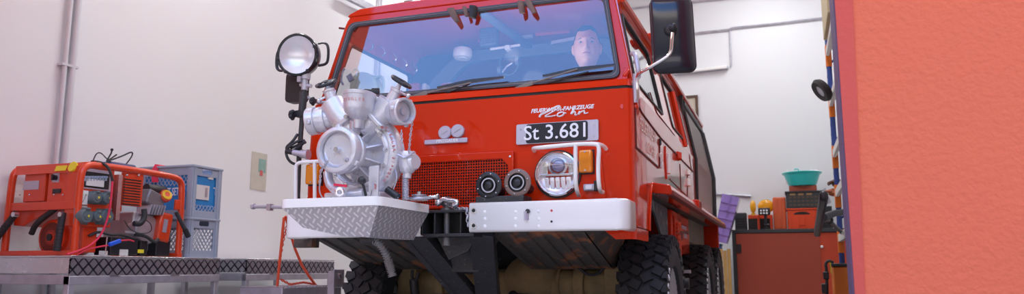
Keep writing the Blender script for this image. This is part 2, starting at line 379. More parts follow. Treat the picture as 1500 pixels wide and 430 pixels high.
# ================================================================== FIRE TRUCK
T = thing('fire_truck', 'red forward-control fire truck with white bumper, round headlight and number plate St 3.681', 'fire truck', (0, 1.9, 0))
XL, XR = -.875, .862
def wy(z): return .07 + (z - 1.44) * .2                   # windscreen plane
def sx(z, s): return (XR if s > 0 else -XL) - max(0, z - 1.44) * .2      # half width at height z
def lean(z): return max(0.0, min(z, 1.46) - 1.18) * .05     # the nose leans back above the grille
def lean_back(o):
    for v in o.data.vertices: v.co.y += lean(v.co.z)
    for ch in o.children: lean_back(ch)
    return o
def up(u, v, w): return (u, wy(v) + w, v)
def at_ws(px, py, off=0.0):
    y = .12
    for _ in range(6):
        p = at(px, py, 'y', y); y = wy(p.z) + off
    return p
# lower front wrap
r = .035; n = 6
def arc(cx, cy, r, a0, a1, n=6): return [(cx + r*math.cos(R(a0+(a1-a0)*i/n)), cy + r*math.sin(R(a0+(a1-a0)*i/n))) for i in range(n+1)]
def wrap(x0, x1, y0, y1, r, t, z0, z1):
    o = [(x0, y1)] + arc(x0+r, y0+r, r, 180, 270) + arc(x1-r, y0+r, r, 270, 360) + [(x1, y1)]
    i = [(x1-t, y1)] + [(x1-t, y0+t)] + [(x0+t, y0+t)] + [(x0+t, y1)]
    return B().plate(o + i, [], XY(z0), z1 - z0)
fp = obj('front_panel', wrap(XL, XR, 0, .34, r, .02, .80, 1.18), 'red', T)
def lwrap(*a):
    b = wrap(*a)
    for v in b.bm.verts:
        if v.co.y < .3: v.co.y += lean(v.co.z)
    return b
obj('nose_panel', lwrap(XL, XR, 0, .34, r, .02, 1.18, 1.440), 'red', T)
obj('corner_skirt', B().plate([(XR-.16, .805), (XR-.09, .748), (XR-r, .748), (XR-r, .805)], [], XZ(0), .015).plate([(r, .748), (.34, .748), (.34, .805), (r, .805)], [], YZ(XR-.02), .02).plate(arc(XR-r, r, r, 270, 360) + arc(XR-r, r, r-.015, 360, 270), [], XY(.748), .057), 'red', T)
obj('seam', wrap(XL+.006, XR-.006, .018, .34, r, .02, 1.437, 1.458), 'blackp', T)
cowl = wrap(XL+.008, XR-.008, .010, .26, r, .06, 1.454, 1.488)
for v in cowl.bm.verts:
    if v.co.y < .2: v.co.y += (v.co.z - 1.454) * .55
obj('cowl', cowl, 'red', T)
# windscreen frame
Lb, Rb = -.872, .856
outer = [(Lb, 1.474), (Rb, 1.474), (.755, 1.95)] + [(.74, 1.985), (.715, 2.022), (.67, 2.05), (0, 2.072), (-.69, 2.05), (-.74, 2.03), (-.768, 1.99), (-.780, 1.95)]
hole = rpoly([(-.826, 1.509), (.795, 1.509), (.716, 1.972), (-.745, 1.972)], .045, 6)
obj('windscreen_frame', B().plate(outer, [hole], up, .035), 'red', T, bevel=.006)
def offs(d): return rpoly([(-.826+d*1.1, 1.509+d), (.795-d*1.1, 1.509+d), (.716-d*.95, 1.972-d), (-.745+d*.95, 1.972-d)], .045, 6)
def sealstrip(d0, d1, o0, th, m, par): return obj('rubber_seal', B().plate(offs(d0), [offs(d1)], lambda u, v, w: (u, wy(v) + o0 + w, v), th), m, par, bevel=.002)
sealstrip(-.002, .009, -.012, .02, 'seal', T); sealstrip(.0085, .012, -.014, .02, 'sealhi', T); sealstrip(.0115, .022, -.010, .02, 'seal', T)
ws = obj('windscreen', B().plate(offs(.02), [], lambda u, v, w: (u, wy(v) + .004 + w, v), .001), 'wscreen', T)
# header crease strip and roof
cr = B().plate([(-.766, 2.012), (.728, 2.012), (.722, 2.026), (.67, 2.055), (0, 2.077), (-.69, 2.055), (-.757, 2.026)], [], lambda u, v, w: (u, wy(v) - .008 + w, v), .03)
obj('roof_lip', cr, 'red', T, bevel=.005)
sec = [(-.790, 1.930), (-.785, 1.975), (-.755, 2.02), (-.69, 2.052), (0, 2.080), (.67, 2.052), (.735, 2.02), (.770, 1.975), (.785, 1.930)]
def roof(y0, y1, d, m, name):
    b = B(); o = sec; i = [(x*.975, z-d) for x, z in reversed(sec)]
    b.plate(o + i, [], lambda u, v, w: (u, y0 + w, v), y1 - y0); return obj(name, b, m, T)
roof(.195, 3.88, .02, 'red', 'roof'); 
b = B().plate([(x*.97, z-.03) for x, z in sec] + [(x*.95, z-.045) for x, z in reversed(sec)], [], lambda u, v, w: (u, .23 + w, v), 2.2)
obj('roof_lining', b, 'red_in', T)
# sides
for s in (1, -1):
    X = lambda z: s * sx(z, s)
    side = lambda u, v, w: (X(v) - s*w, u, v)
    w1 = rpoly([(.15, 1.50), (1.02, 1.50), (1.00, 1.875), (.225, 1.875)], .04)
    w2 = rpoly([(1.40, 1.50), (2.18, 1.50), (2.16, 1.855), (1.40, 1.855)], .05)
    ups = obj('upper_side_panel', B().plate([(.08, 1.44), (2.5, 1.44), (2.5, 1.935), (.185, 1.935)], [w1, w2], side, .03), 'red_side', T)
    obj('lower_side_panel', B().plate([(.335, 1.02), (2.5, 1.02), (2.5, 1.445), (.335, 1.445)], [], lambda u, v, w: (X(1.4) - s*w, u, v), .02), 'red_side', T)
    obj('lower_side_panel', B().plate([(.335, .80), (.36, .80), (.45, 1.025), (.335, 1.025)], [], lambda u, v, w: (X(1.4) - s*w, u, v), .02), 'red_side', T)
    # raised bright arch lip
    if s > 0:
        obj('arch_lip', B().tube([(XR+.004, .345, .80), (XR+.004, .355, .86), (XR+.004, .44, 1.035), (XR+.004, .56, 1.045)], .007, 8, smooth=1), 'red', T)
    for wi, wv in enumerate((w1, w2)):
        sh = lambda k: [((p[0]-sum(q[0] for q in wv)/len(wv))*k + sum(q[0] for q in wv)/len(wv), (p[1]-1.68)*k + 1.68) for p in wv]
        sealm = obj('window_seal', B().plate(sh(1.02), [sh(.955)], lambda u, v, w: (X(v) + s*.006 - s*w, u, v), .03), 'rubber', T)
        obj('side_window', B().plate(sh(.975), [], lambda u, v, w: (X(v) - s*.004 - s*w, u, v), .002), 'glass', T)
    # roof gutter rail
    obj('roof_rail', B().tube([(s*.785, .20, 1.938), (s*.79, .9, 1.94), (s*.79, 3.86, 1.94)], .018, 8), 'red', T)
    # rear body with roller shutter (slats) and black frame
    prof = [(s*.862, 1.06), (s*.866, 1.44), (s*.80, 1.78), (s*.775, 1.90)]
    def px_(z):
        for (x0, z0), (x1, z1) in zip(prof, prof[1:]):
            if z <= z1: return x0 + (x1-x0)*(z-z0)/(z1-z0)
        return prof[-1][0]
    ns = 62
    if s > 0:
        g = B().grid(lambda a, c: (px_(1.06+.8*c) + (.005 if int(round(c*ns*2)) % 2 else 0)*s, 2.55 + 1.27*a, 1.06+.8*c), 1, ns*2)
        obj('roller_shutter', g, mat('grey_shutter', (.62, .60, .58), .35, .2), T, sm=False)
        fr = B().tube([(px_(z)+.006, 3.86, z) for z in (1.04, 1.2, 1.44, 1.6, 1.78, 1.87)], .028, 8).tube([(px_(1.88)+.006, 2.5, 1.885), (px_(1.88)+.006, 3.86, 1.885)], .022, 8).tube([(px_(z)+.002, 2.53, z) for z in (1.04, 1.44, 1.87)], .014, 8)
        obj('shutter_frame', fr, 'black', T)
    else:
        obj('rear_side_panel', B().grid(lambda a, c: (px_(1.06+.84*c), 2.5 + 1.38*a, 1.06+.84*c), 1, 8), 'red', T)
obj('rear_wall', B().bx(-.8, .8, 3.84, 3.87, 1.0, 1.95), 'red', T)
obj('body_floor', B().bx(-.84, .84, .35, 3.86, 1.0, 1.03), 'under', T)
# B-pillar ridge, door seams, hinges and latches on the visible side
xs = XR + .002
def sp_(px, py, x=XR): return at(px, py, 'x', x)
def groove(name, pts, r, m='redp', x=XR+.001):
    P = []
    for px, py in pts:
        p = at(px, py, 'x', x)
        for _ in range(4): p = at(px, py, 'x', sx(p.z, 1)+.001)
        P.append(p)
    return obj(name, B().tube(P, r, 6), m, T)
M['seam'] = mat('dark_red_seam', (.13, .008, .006), .5)
groove('waist_seam', [(930, 146), (940, 165), (967, 201), (1015, 251)], .006, 'seam')
groove('locker_seam', [(930, 152), (931, 215), (964, 245)], .007, 'seam')
groove('panel_seam', [(952, 135), (962, 165), (988, 198)], .004, 'seam')
groove('panel_seam', [(966, 203), (966, 245)], .005, 'seam')
groove('panel_seam', [(998, 180), (1010, 228), (1013, 250)], .003, 'seam')
groove('panel_seam', [(981, 262), (1007, 288)], .004, 'seam')
groove('panel_seam', [(996, 240), (998, 300)], .003, 'seam')
groove('panel_seam', [(1007, 252), (1007, 288)], .004, 'seam')
groove('pillar_ridge', [(984, 135), (992, 170), (1003, 215)], .022, 'red')
groove('door_hinge', [(966, 204), (966, 212)], .012, 'black'); groove('door_latch', [(966, 224), (967, 236)], .016, 'white')
groove('door_hinge', [(967, 238), (967, 246)], .009, 'steel')
groove('door_handle', [(974, 214), (974, 234), (976, 262)], .007, 'red'); groove('door_handle', [(978, 226), (978, 254)], .016, 'white')
groove('door_hinge', [(992, 224), (992, 233)], .03, 'red'); groove('door_hinge', [(1007, 250), (1007, 256)], .02, 'white'); groove('door_latch', [(1007, 262), (1007, 272)], .022, 'white')
groove('window_latch', [(957, 90), (955, 97)], .02, 'red')
# faint lettering on the locker door
M['ghost'] = mat('faint_lettering', (.85, .55, .50), .3)
p = sp_(948, 192); obj('locker_lettering', B().text('FEUERWEHR', face_x((XR+.003, p.y+.02, p.z)), .085, .0005).text('LOHR', face_x((XR+.003, p.y+.10, p.z-.085)), .085, .0005), 'ghost', T)
# step ledge along the side
lg = B().plate([(XR-.02, 1.0), (.955, .985), (.965, 1.0), (.955, 1.035), (XR-.02, 1.055)], [], lambda u, v, w: (u, .47 + w, v), 3.45)
obj('side_step', lg, ['red'], T, bevel=.006)
obj('step_edge', B().bx(.935, .97, .48, 3.9, .982, 1.008), mat('maroon_rubber_edge', (.22, .02, .015), .5), T, bevel=.004)
obj('step_bracket', B().box((.935, 1.75, 1.03), (.07, .16, .06)), 'red', T, bevel=.008)
p = at(1012, 299, 'x', .87); obj('side_marker_lamp', B().box((.875, p.y, p.z), (.03, .14, .045)), 'amber', T, bevel=.008)
# mud flap, lockers under the step
obj('mud_flap', B().plate([(.80, 1.0), (1.42, .99), (1.42, .72), (1.32, .72)], [], lambda u, v, w: (.80 - w, u, v), .012), mat('dirty_grey_flap', (.12, .13, .14), .7, var=.5, scale=14, dirt=(.4, .4, .42), dscale=12, dth=.58), T)
b = B().bx(.55, .825, 1.44, 1.86, .64, .985); c = obj('side_locker', b, 'red', T, bevel=.012)
obj('locker_door', B().bx(.825, .833, 1.50, 1.80, .68, .95), 'red', c, bevel=.006)
for k in range(6): obj('louver', B().box((.838, 1.60, .78+.024*k), (.014, .10, .012), Matrix.Rotation(R(25), 3, 'Y')), 'red', c)
b = B().bx(.55, .80, 1.90, 2.50, .72, 1.0); c = obj('side_locker', b, 'red', T, bevel=.012)
obj('latch', B().box((.806, 2.0, .84), (.012, .05, .06)), 'black', c, bevel=.004)
obj('white_marking', B().bx(.800, .802, 2.08, 2.36, .895, .92), 'lilac', c)
obj('white_marking', B().bx(.800, .802, 2.20, 2.38, .835, .865), 'lilac', c)
obj('air_tank', B().cyl((.3, 1.3, .53), (.93, 1.32, .53), .032), 'frame', T)
obj('tank_bracket', B().box((.9, 1.45, .60), (.05, .07, .02)).box((.7, 1.6, .62), (.03, .03, .22)), 'steel', T)
obj('rear_chassis_panel', B().bx(-.75, .78, 2.52, 3.8, .82, 1.0), mat('dirty_cream_panel', (.30, .26, .20), .7, var=.4, scale=9), T)
obj('rear_bumper_bar', B().bx(-.86, .9, 3.88, 3.95, .80, 1.04), 'red', T, bevel=.01)
obj('side_cable', B().tube([(.87, 3.95, 1.02), (.9, 4.0, .93), (.86, 3.9, .86)], .008, 6, smooth=2), 'black', T)
# ------------------------------------------------------------------ wheels
def wheel(x, y, s):
    Rr, W = .40, .235; b = B()
    b.lathe((x - W/2, y, Rr), (1, 0, 0), [(.23, .02), (.235, 0), (.30, -.012), (.365, .004), (.384, .03), (.386, W/2), (.384, W-.03), (.365, W-.004), (.30, W+.012), (.235, W), (.23, W-.02)], 64)
    K = 34
    for k in range(K):
        for row in range(4):
            a = 2*PI*(k + (.5 if row % 2 else 0)) / K; xx = x + (row - 1.5) * .056
            rot = Matrix.Rotation(-a, 3, 'X') @ Matrix.Rotation(R(28 if row in (0, 2) else -28), 3, 'Z')
            rad = .391 if row in (1, 2) else .387
            ctr = Vector((xx, y + rad*math.sin(a), Rr + rad*math.cos(a)))
            b.box(ctr, (.052, .045, .022), rot)
        for e_ in (-1, 1):
            a = 2*PI*(k + .25) / K
            b.box((x + e_*(W/2 - .004), y + .366*math.sin(a), Rr + .366*math.cos(a)), (.026, .036, .045), Matrix.Rotation(-a, 3, 'X'))
    # raised side lettering ring
    t = obj('wheel', b, 'tyre', T, bevel=0, ang=30)
    b = B().lathe((x + s*.03, y, Rr), (s, 0, 0), [(.0, .04), (.05, .045), (.06, .02), (.15, .0), (.19, .045), (.225, .06), (.237, .08), (.237, .065), (.2, .03), (.2, -.1)], 40)
    obj('rim', b, mat('grey_wheel_rim', (.45, .45, .47), .4, .3), t)
    b = B()
    for k in range(5):
        a = 2*PI*k/5; b.cyl((x + s*.05, y + .1*math.sin(a), Rr + .1*math.cos(a)), (x + s*.075, y + .1*math.sin(a), Rr + .1*math.cos(a)), .014, n=6)
    b.cyl((x + s*.05, y, Rr), (x + s*.1, y, Rr), .045)
    obj('hub', b, 'frame', t)
    txt = 'COOPER'
    b = B()
    for i, ch in enumerate(txt):
        if ch == ' ': continue
        a = R(180 - i * 8)          # letters along the sidewall, front upper quarter
        m = Matrix.Translation((x + s*(W/2+.010), y + .325*math.cos(a), Rr + .325*math.sin(a))) @ Matrix.Rotation(R(90), 4, 'Z') @ ry90 @ Matrix.Rotation(a - PI/2, 4, 'Z')
        b.text(ch, m, .045, .003)
    obj('sidewall_lettering', b, 'whitep', t) if s > 0 else b.bm.free()
    return t
Y1 = .80; Y2 = 2.75; Y3 = 3.62
for y in (Y1, Y2, Y3): wheel(.80, y, 1); wheel(-.77, y, -1)
# ------------------------------------------------------------------ underbody
ax = B().cyl((-.62, Y1, .53), (.62, Y1, .53), .085, n=28).sph((.12, Y1, .55), .17, (1, .9, .9)).cyl((-.45, Y1, .53), (-.40, Y1, .53), .11).cyl((.38, Y1, .53), (.44, Y1, .53), .115).cyl((-.2, Y1, .53), (-.17, Y1, .53), .11).cyl((.28, Y1, .53), (.30, Y1, .53), .10)
for s in (1, -1): ax.box((s*.62, Y1, .46), (.12, .24, .34))
obj('front_axle', ax, 'axle', T, bevel=.006)
for y in (Y2, Y3): obj('rear_axle', B().cyl((-.66, y, .5), (.66, y, .5), .09).sph((0, y, .52), .16), 'axle', T)
for s in (1, -1): obj('steering_rod', B().cyl((s*.1, .52, .475), (s*.62, .52, .455), .016).sph((s*.1, .52, .475), .028).sph((s*.62, .52, .455), .028), 'frame', T)
obj('central_chassis_tube', B().cyl((0, .9, .56), (0, 3.7, .56), .11), 'frame', T)
obj('engine_block', B().bx(-.3, .3, 1.0, 1.7, .55, 1.0).bx(-.45, .5, 1.1, 1.6, .62, .9), 'frame', T, bevel=.02)
def belly(name, x0, x1, xo, slopeside):
    b = B(); ya, za, yb, zb = -.04, .80, .62, .615
    n = 44
    def f(a, c):
        x = x0 + (x1 - x0) * a; rib = .010 * (1 if math.sin(a * n * .9) > .35 else 0)
        y = ya + (yb - ya) * c; z = za + (zb - za) * c - rib * (1 if .03 < c < .97 else 0); 
        return (x, y - .0, z)
    b.grid(f, 150, 8)
    b.grid(lambda a, c: (x0 + (x1-x0)*a, yb, zb + (.99 - zb)*c), 4, 2)
    for xe, xd in ((x0, xo[0]), (x1, xo[1])):
        b.grid(lambda a, c: (xe + (xd-xe)*c, ya + (yb-ya)*a, (za + (zb-za)*a)*(1-c) + .80*c), 4, 2)
    return obj(name, b, 'under', T, ang=20)
belly('floor_pan', .17, .63, (.13, .70), 1); belly('floor_pan', -.83, -.22, (-.89, -.2), -1); obj('pan_flange', B().bx(-.91, -.80, -.03, .04, .725, .795), 'under', T, bevel=.004)
# pan front lip
obj('wheel_arch_liner', B().bx(.60, .62, .62, 1.3, .62, 1.0), 'frame', T)
# V struts and tow bracket
V = B(); V.beam((-.22, -.03, .79), (0, .45, .33), .05, .13, up=(1, 0, 0)); V.beam((.14, -.03, .79), (.0, .45, .33), .05, .12, up=(1, 0, 0)).beam((-.26, .0, .78), (-.05, .45, .35), .09, .03, up=(1, 0, 0))
V.plate([(-.20, .80), (.19, .80), (.06, .60), (-.08, .60)], [], XZ(.12), .03)
obj('chassis_strut', V, 'frame', T, bevel=.005)
obj('front_mount_plate', B().plate([(-.12, .80), (.12, .80), (.06, .70), (-.04, .66)], [], XZ(-.01), .012), 'frame', T)
Y = -.10
tb = B(); a, c = at(620, 308, 'y', -.15), at(688, 344, 'y', -.15)
tb.bx(a.x-.1, c.x+.02, -.15, -.02, a.z-.012, a.z+.0).bx(a.x-.1, c.x+.02, -.15, -.02, c.z-.005, c.z+.01).bx(a.x-.1, c.x+.02, -.03, -.01, c.z, a.z)
for px in (621, 639, 677): q = at(px, 325, 'y', -.12); tb.box((q.x, -.085, (a.z+c.z)/2), (.008, .11, a.z-c.z))
tb.bx(-.80, .80, -.02, .0, .80, .89)
obj('tow_bracket', tb, 'frame', T, bevel=.003)
q = at(652, 325, 'y', -.12)
tp = B().cyl((q.x, -.10, c.z-.03), (q.x, -.10, a.z+.03), .014).cyl((q.x, -.10, a.z+.0), (q.x, -.10, a.z+.012), .03).cyl((q.x, -.10, c.z-.045), (q.x, -.10, c.z-.01), .02).lathe((q.x, -.10, a.z+.04), (0, 1, .1), [(.012, -.01), (.028, -.008), (.028, .008), (.012, .01)], 20)
obj('tow_pin', tp, mat('worn_dark_pin', (.16, .16, .17), .45, .5, var=.5, scale=30), T)
h0 = at(643, 296, 'y', -.13); h1 = at(668, 294, 'y', -.13)
obj('tow_hook', B().tube([h0, at(650, 291, 'y', -.13), at(658, 294, 'y', -.13), h1, at(670, 298, 'y', -.13), at(664, 300, 'y', -.13)], [.013], 10, smooth=2).sph(at(642, 296, 'y', -.13), .018), 'alub', T)
def chain(name, pts, r, m, par, n=None):
    P = [Vector(p) for p in pts]; b = B(); L = sum((q-p).length for p, q in zip(P, P[1:])); step = r * 5.2; d = 0; i = 0; k = 0; acc = 0
    while d < L:
        rem = d; j = 0
        while j < len(P)-2 and rem > (P[j+1]-P[j]).length: rem -= (P[j+1]-P[j]).length; j += 1
        t = (P[j+1]-P[j]).normalized(); p = P[j] + t*rem; s1 = t.orthogonal().normalized(); s2 = t.cross(s1); sd = s1 if k % 2 else s2
        ring = [p + t*math.cos(a)*r*3 + sd*math.sin(a)*r*1.9 for a in [2*PI*q/8 for q in range(8)]]
        b.tube(ring, r, 5, closed=True); d += step; k += 1
    return obj(name, b, m, par)
chain('tow_chain', [at(654, 298, 'y', -.12), at(668, 305, 'y', -.12), at(684, 305, 'y', -.16), at(685, 318, 'y', -.18), at(686, 334, 'y', -.18)], .0035, 'steel', T)
# drain hose below the tray
hp = [at(545, 350, 'y', -.2), at(556, 356, 'y', -.2), at(565, 370, 'y', -.18), at(570, 385, 'y', -.16), at(575, 404, 'y', -.15)]
b = B().tube(hp, .014, 12, smooth=2)
P = [Vector(p) for p in hp]
for _ in range(2): P = [P[0]] + [q_ for a_, c_ in zip(P, P[1:]) for q_ in (a_.lerp(c_, .25), a_.lerp(c_, .75))] + [P[-1]]
for i in range(len(P)-1):
    d = (P[i+1]-P[i]); k = max(1, round(d.length/.009))
    for j in range(k):
        c = P[i] + d*j/k
        b.lathe(c, d, [(.013, 0), (.021, .001), (.021, .004), (.013, .005)], 14)
obj('drain_hose', b, mat('grey_corrugated_hose', (.30, .30, .31), .5), T)
obj('hose_elbow', B().tube([at(531, 349, 'y', -.2), at(540, 352, 'y', -.2), at(550, 349, 'y', -.2)], .024, 12, smooth=1), 'frame', T)
obj('brake_hose', B().tube([at(848, 392, 'y', .6), at(860, 402, 'y', .6), at(875, 402, 'y', .6), at(886, 390, 'y', .6)], .008, 8, smooth=2), 'rubber', T)
obj('brake_hose', B().tube([at(604, 395, 'y', .6), at(603, 408, 'y', .6), at(610, 410, 'y', .6), at(613, 398, 'y', .6)], .009, 8, smooth=2), 'rubber', T)
obj('damper', B().cyl(at(606, 408, 'y', .62), at(609, 440, 'y', .62), .026), 'frame', T)
obj('cross_pipe', B().cyl((-.42, .55, .615), (-.02, .60, .60), .018), 'frame', T)
# ------------------------------------------------------------------ bumper
by = -.2
a, c = at(687, 340, 'y', by), at(687, 296.5, 'y', by); z0, z1 = a.z, c.z
def bumper(x0, x1, sgn):
    # outline in plan, bent round at the outer end
    rr = .05
    if sgn > 0: o = [(x0, by), (x1-rr, by)] + arc(x1-rr, by+rr, rr, 270, 360, 8) + [(x1, -.02)]
    else: o = [(x1, -.02)] + [(x1, by+rr)] + arc(x1+rr, by+rr, rr, 180, 270, 8) + [(x0, by)]
    return o
bxR = at(922, 320, 'y', by+.03).x
o = bumper(a.x, bxR, 1); i = [(p[0] - (.012 if k > 1 else 0), p[1] + .012) for k, p in enumerate(o)]
def bump_mesh(o, z0, z1, sgn):
    b = B(); m = len(o); prof = [(.035, z0+.001), (.010, z0), (.002, z0+.006), (0, z0+.014), (0, z1-.014), (.002, z1-.006), (.010, z1), (.035, z1-.001)]
    V = []
    for k, p in enumerate(o):
        t = Vector((o[min(k+1, m-1)][0]-o[max(k-1, 0)][0], o[min(k+1, m-1)][1]-o[max(k-1, 0)][1])).normalized(); nr = Vector((-t.y, t.x)) 
        V.append([b.bm.verts.new((p[0]+nr.x*d, p[1]+nr.y*d, z)) for d, z in prof])
    for A, C in zip(V, V[1:]):
        for q in range(len(prof)-1): b.bm.faces.new((A[q], C[q], C[q+1], A[q+1]))
    return b
bR = bump_mesh(o, z0, z1, 1); BU = obj('bumper', bR, 'white', T)
md = BU.modifiers.new('s', 'SOLIDIFY'); md.thickness = .005; md.offset = -1
bw = B().plate(rrect(a.x, a.x+.3, z0, z1, .02), [], XZ(by+.004), .004); bw.bm.free()
for (px, py, rr_, m_) in ((694, 308, .014, 'alub'), (694, 330, .014, 'alub'), (808, 308, .008, 'redp'), (808, 324, .008, 'blackp')):
    p = at(px, py, 'y', by); obj('bolt_hole', B().cyl((p.x, by-.002, p.z), (p.x, by+.01, p.z), rr_*.62), 'blackp' if m_ != 'redp' else m_, BU)
    if m_ == 'alub': obj('ring', B().lathe((p.x, by-.003, p.z), (0, 1, 0), [(rr_*.6, 0), (rr_, 0), (rr_, .004), (rr_*.6, .004)], 24), 'alub', BU)
p0, p1 = at(773, 309, 'y', by), at(773, 322, 'y', by)
obj('tow_slot', B().tube([p0+Vector((0, -.001, 0)), p1+Vector((0, -.001, 0))], .019, 20, flat=.2), 'lilac', BU)
obj('slot_hole', B().cyl((p0.x+.001, by-.008, p0.z), (p0.x+.001, by+.02, p0.z), .010), 'frame', BU)
b = B()
for px, py in ((710, 310), (710, 320), (710, 331), (755, 310), (755, 320), (755, 331), (789, 309), (789, 320), (789, 331)):
    p = at(px, py, 'y', by); b.sph((p.x, by+.001, p.z), .0085, (1, .35, 1), 12)
obj('bolt_head', b, 'white', BU)
a2 = at(432, 335, 'y', by); xl = at(414, 330, 'y', by).x
o = bumper(-.10, xl, -1); bL = bump_mesh(o[::-1] if False else o, z0 - .014, z1 - .02, -1); BL = obj('bumper', bL, 'white', T)
md = BL.modifiers.new('s', 'SOLIDIFY'); md.thickness = .005; md.offset = -1
obj('bumper_bracket', B().bx(.25, .35, by+.02, .0, .80, .88).bx(.6, .7, by+.02, .0, .80, .88).bx(-.7, -.6, by+.02, .0, .80, .88), 'frame', T)
# number plate
c = at(815.5, 193.5, 'y', -.01); hw, hh = .200, .049
def tilt(px0, py0, px1, py1, y): return at(px0, py0, 'y', y), at(px1, py1, 'y', y)
pl = obj('number_plate', B().plate(rrect(c.x-hw, c.x+hw, c.z-hh, c.z+hh, .008), [], XZ(-.016), .010), 'lilac', T, bevel=.002)
obj('plate_panel', B().plate(rrect(c.x-.150, c.x+.150, c.z-.046, c.z+.046, .012), [], XZ(-.019), .003), 'plate', pl)
obj('plate_lettering', B().text('St 3.681', face_y((c.x-.002, -.020, c.z)) , .098, .0008, .0006), 'whitep', pl)
for sx_, sz in ((-.178, .026), (-.178, -.028), (.178, .026), (.178, -.028)): obj('screw', B().cyl((c.x+sx_, -.019, c.z+sz), (c.x+sx_, -.014, c.z+sz), .005), 'steel', pl)
lean_back(pl)
# lettering over the plate
c = at(823, 159.5, 'y', .01); b = B().text('FEUERWEHR-FAHRZEUGE', face_y((c.x, -.002, c.z)) @ Matrix.Rotation(R(.5), 4, 'Z'), .0265, .0008, .0008, .25)
lean_back(obj('maker_lettering', b, 'whitep', T))
def stroke(pts, r): return [at(x, y, 'y', .010) - Vector((0, .014, 0)) for x, y in pts]
b = B()
for pts, r_ in (([(791, 172), (792, 168), (800, 165), (810, 159), (818, 155), (822, 156), (815, 161), (806, 166), (797, 171), (806, 171), (815, 169)], .0036),
                ([(824, 164), (817, 166), (817, 171), (824, 170), (828, 165), (823, 164), (830, 166)], .0036),
                ([(843, 157), (836, 169), (840, 164), (844, 164), (842, 169), (846, 168)], .0036),
                ([(850, 163), (847, 169), (851, 164), (857, 162)], .0034), ([(857, 163), (856, 167), (862, 165)], .0026)):
    b.tube(stroke(pts, r_), r_*1.5, 6, smooth=2, flat=.6)
lean_back(obj('script_lettering', b, 'whitep', T))
# round emblems and bar
E1, E2 = at(651, 193.5, 'y', -.008), at(670, 191.5, 'y', -.010)
em = B().lathe((E1.x, -.0, E1.z), (0, -1, 0), [(.032, 0), (.034, .010), (.030, .014), (0, .014)], 36)
for v in em.bm.verts: v.co.x = E1.x + (v.co.x-E1.x)*1.05
lean_back(obj('emblem_disc', em, 'lilac', T))
em = B().lathe((E2.x, -.0, E2.z), (0, -1, 0), [(.032, 0), (.034, .016), (.030, .020), (0, .020)], 36)
for v in em.bm.verts: v.co.x = E2.x + (v.co.x-E2.x)*1.05
lean_back(obj('emblem_disc', em, 'lilac', T))
for E_ in (E1, E2): lean_back(obj('emblem_line', B().box((E_.x, -.0155 if E_ is E1 else -.0215, E_.z), (.04, .002, .004), Matrix.Rotation(R(-30), 3, 'Y')), 'steel', T))
a, c = at(623.5, 210, 'y', .005), at(686, 204, 'y', .005); zc = (a.z+c.z)/2
eb = obj('emblem_bar', B().bx(a.x, c.x, -.014, 0, zc-.012, zc+.012), 'lilac', T, bevel=.003)
obj('raised_letters', B().text('PINZGAUER', face_y(((a.x+c.x)/2+.01, -.0150, zc)), .022, .001, .0004), 'white', eb)
lean_back(eb)
# grille
gx0, gx1, gz0, gz1 = -.46, at(752, 222, 'y', -.02).x, .905, at(690, 224, 'y', -.02).z
obj('grille_backing', B().bx(gx0+.02, gx1-.03, -.004, -.001, gz0+.01, gz1-.03), 'blackp', T)
ix0, ix1, iz0, iz1 = gx0+.03, gx1-.028, gz0+.015, gz1-.035
fr = B().plate([(gx0, gz0), (gx1, gz0), (gx1, gz1), (gx0, gz1)], [[(ix0, iz0), (ix1, iz0), (ix1, iz1-.035), (ix1-.03, iz1), (ix0, iz1)]], XZ(-.022), .02)
gr = obj('grille_frame', fr, 'red', T, bevel=.003)
b = B(); nx = int((ix1-ix0)/.0130); nz = int((iz1-iz0)/.0130)
for k in range(nx+1): b.box((ix0 + (ix1-ix0)*k/nx, -.013, (iz0+iz1)/2), (.0036, .003, iz1-iz0))
for k in range(nz+1): b.box(((ix0+ix1)/2, -.0131, iz0 + (iz1-iz0)*k/nz), (ix1-ix0, .003, .0036))
obj('grille_mesh', b, 'red', gr, sm=False)
p = at(747, 229, 'y', -.022); obj('grille_screw', B().sph((p.x, -.024, p.z), .006, (1, .5, 1), 10), 'alub', gr)
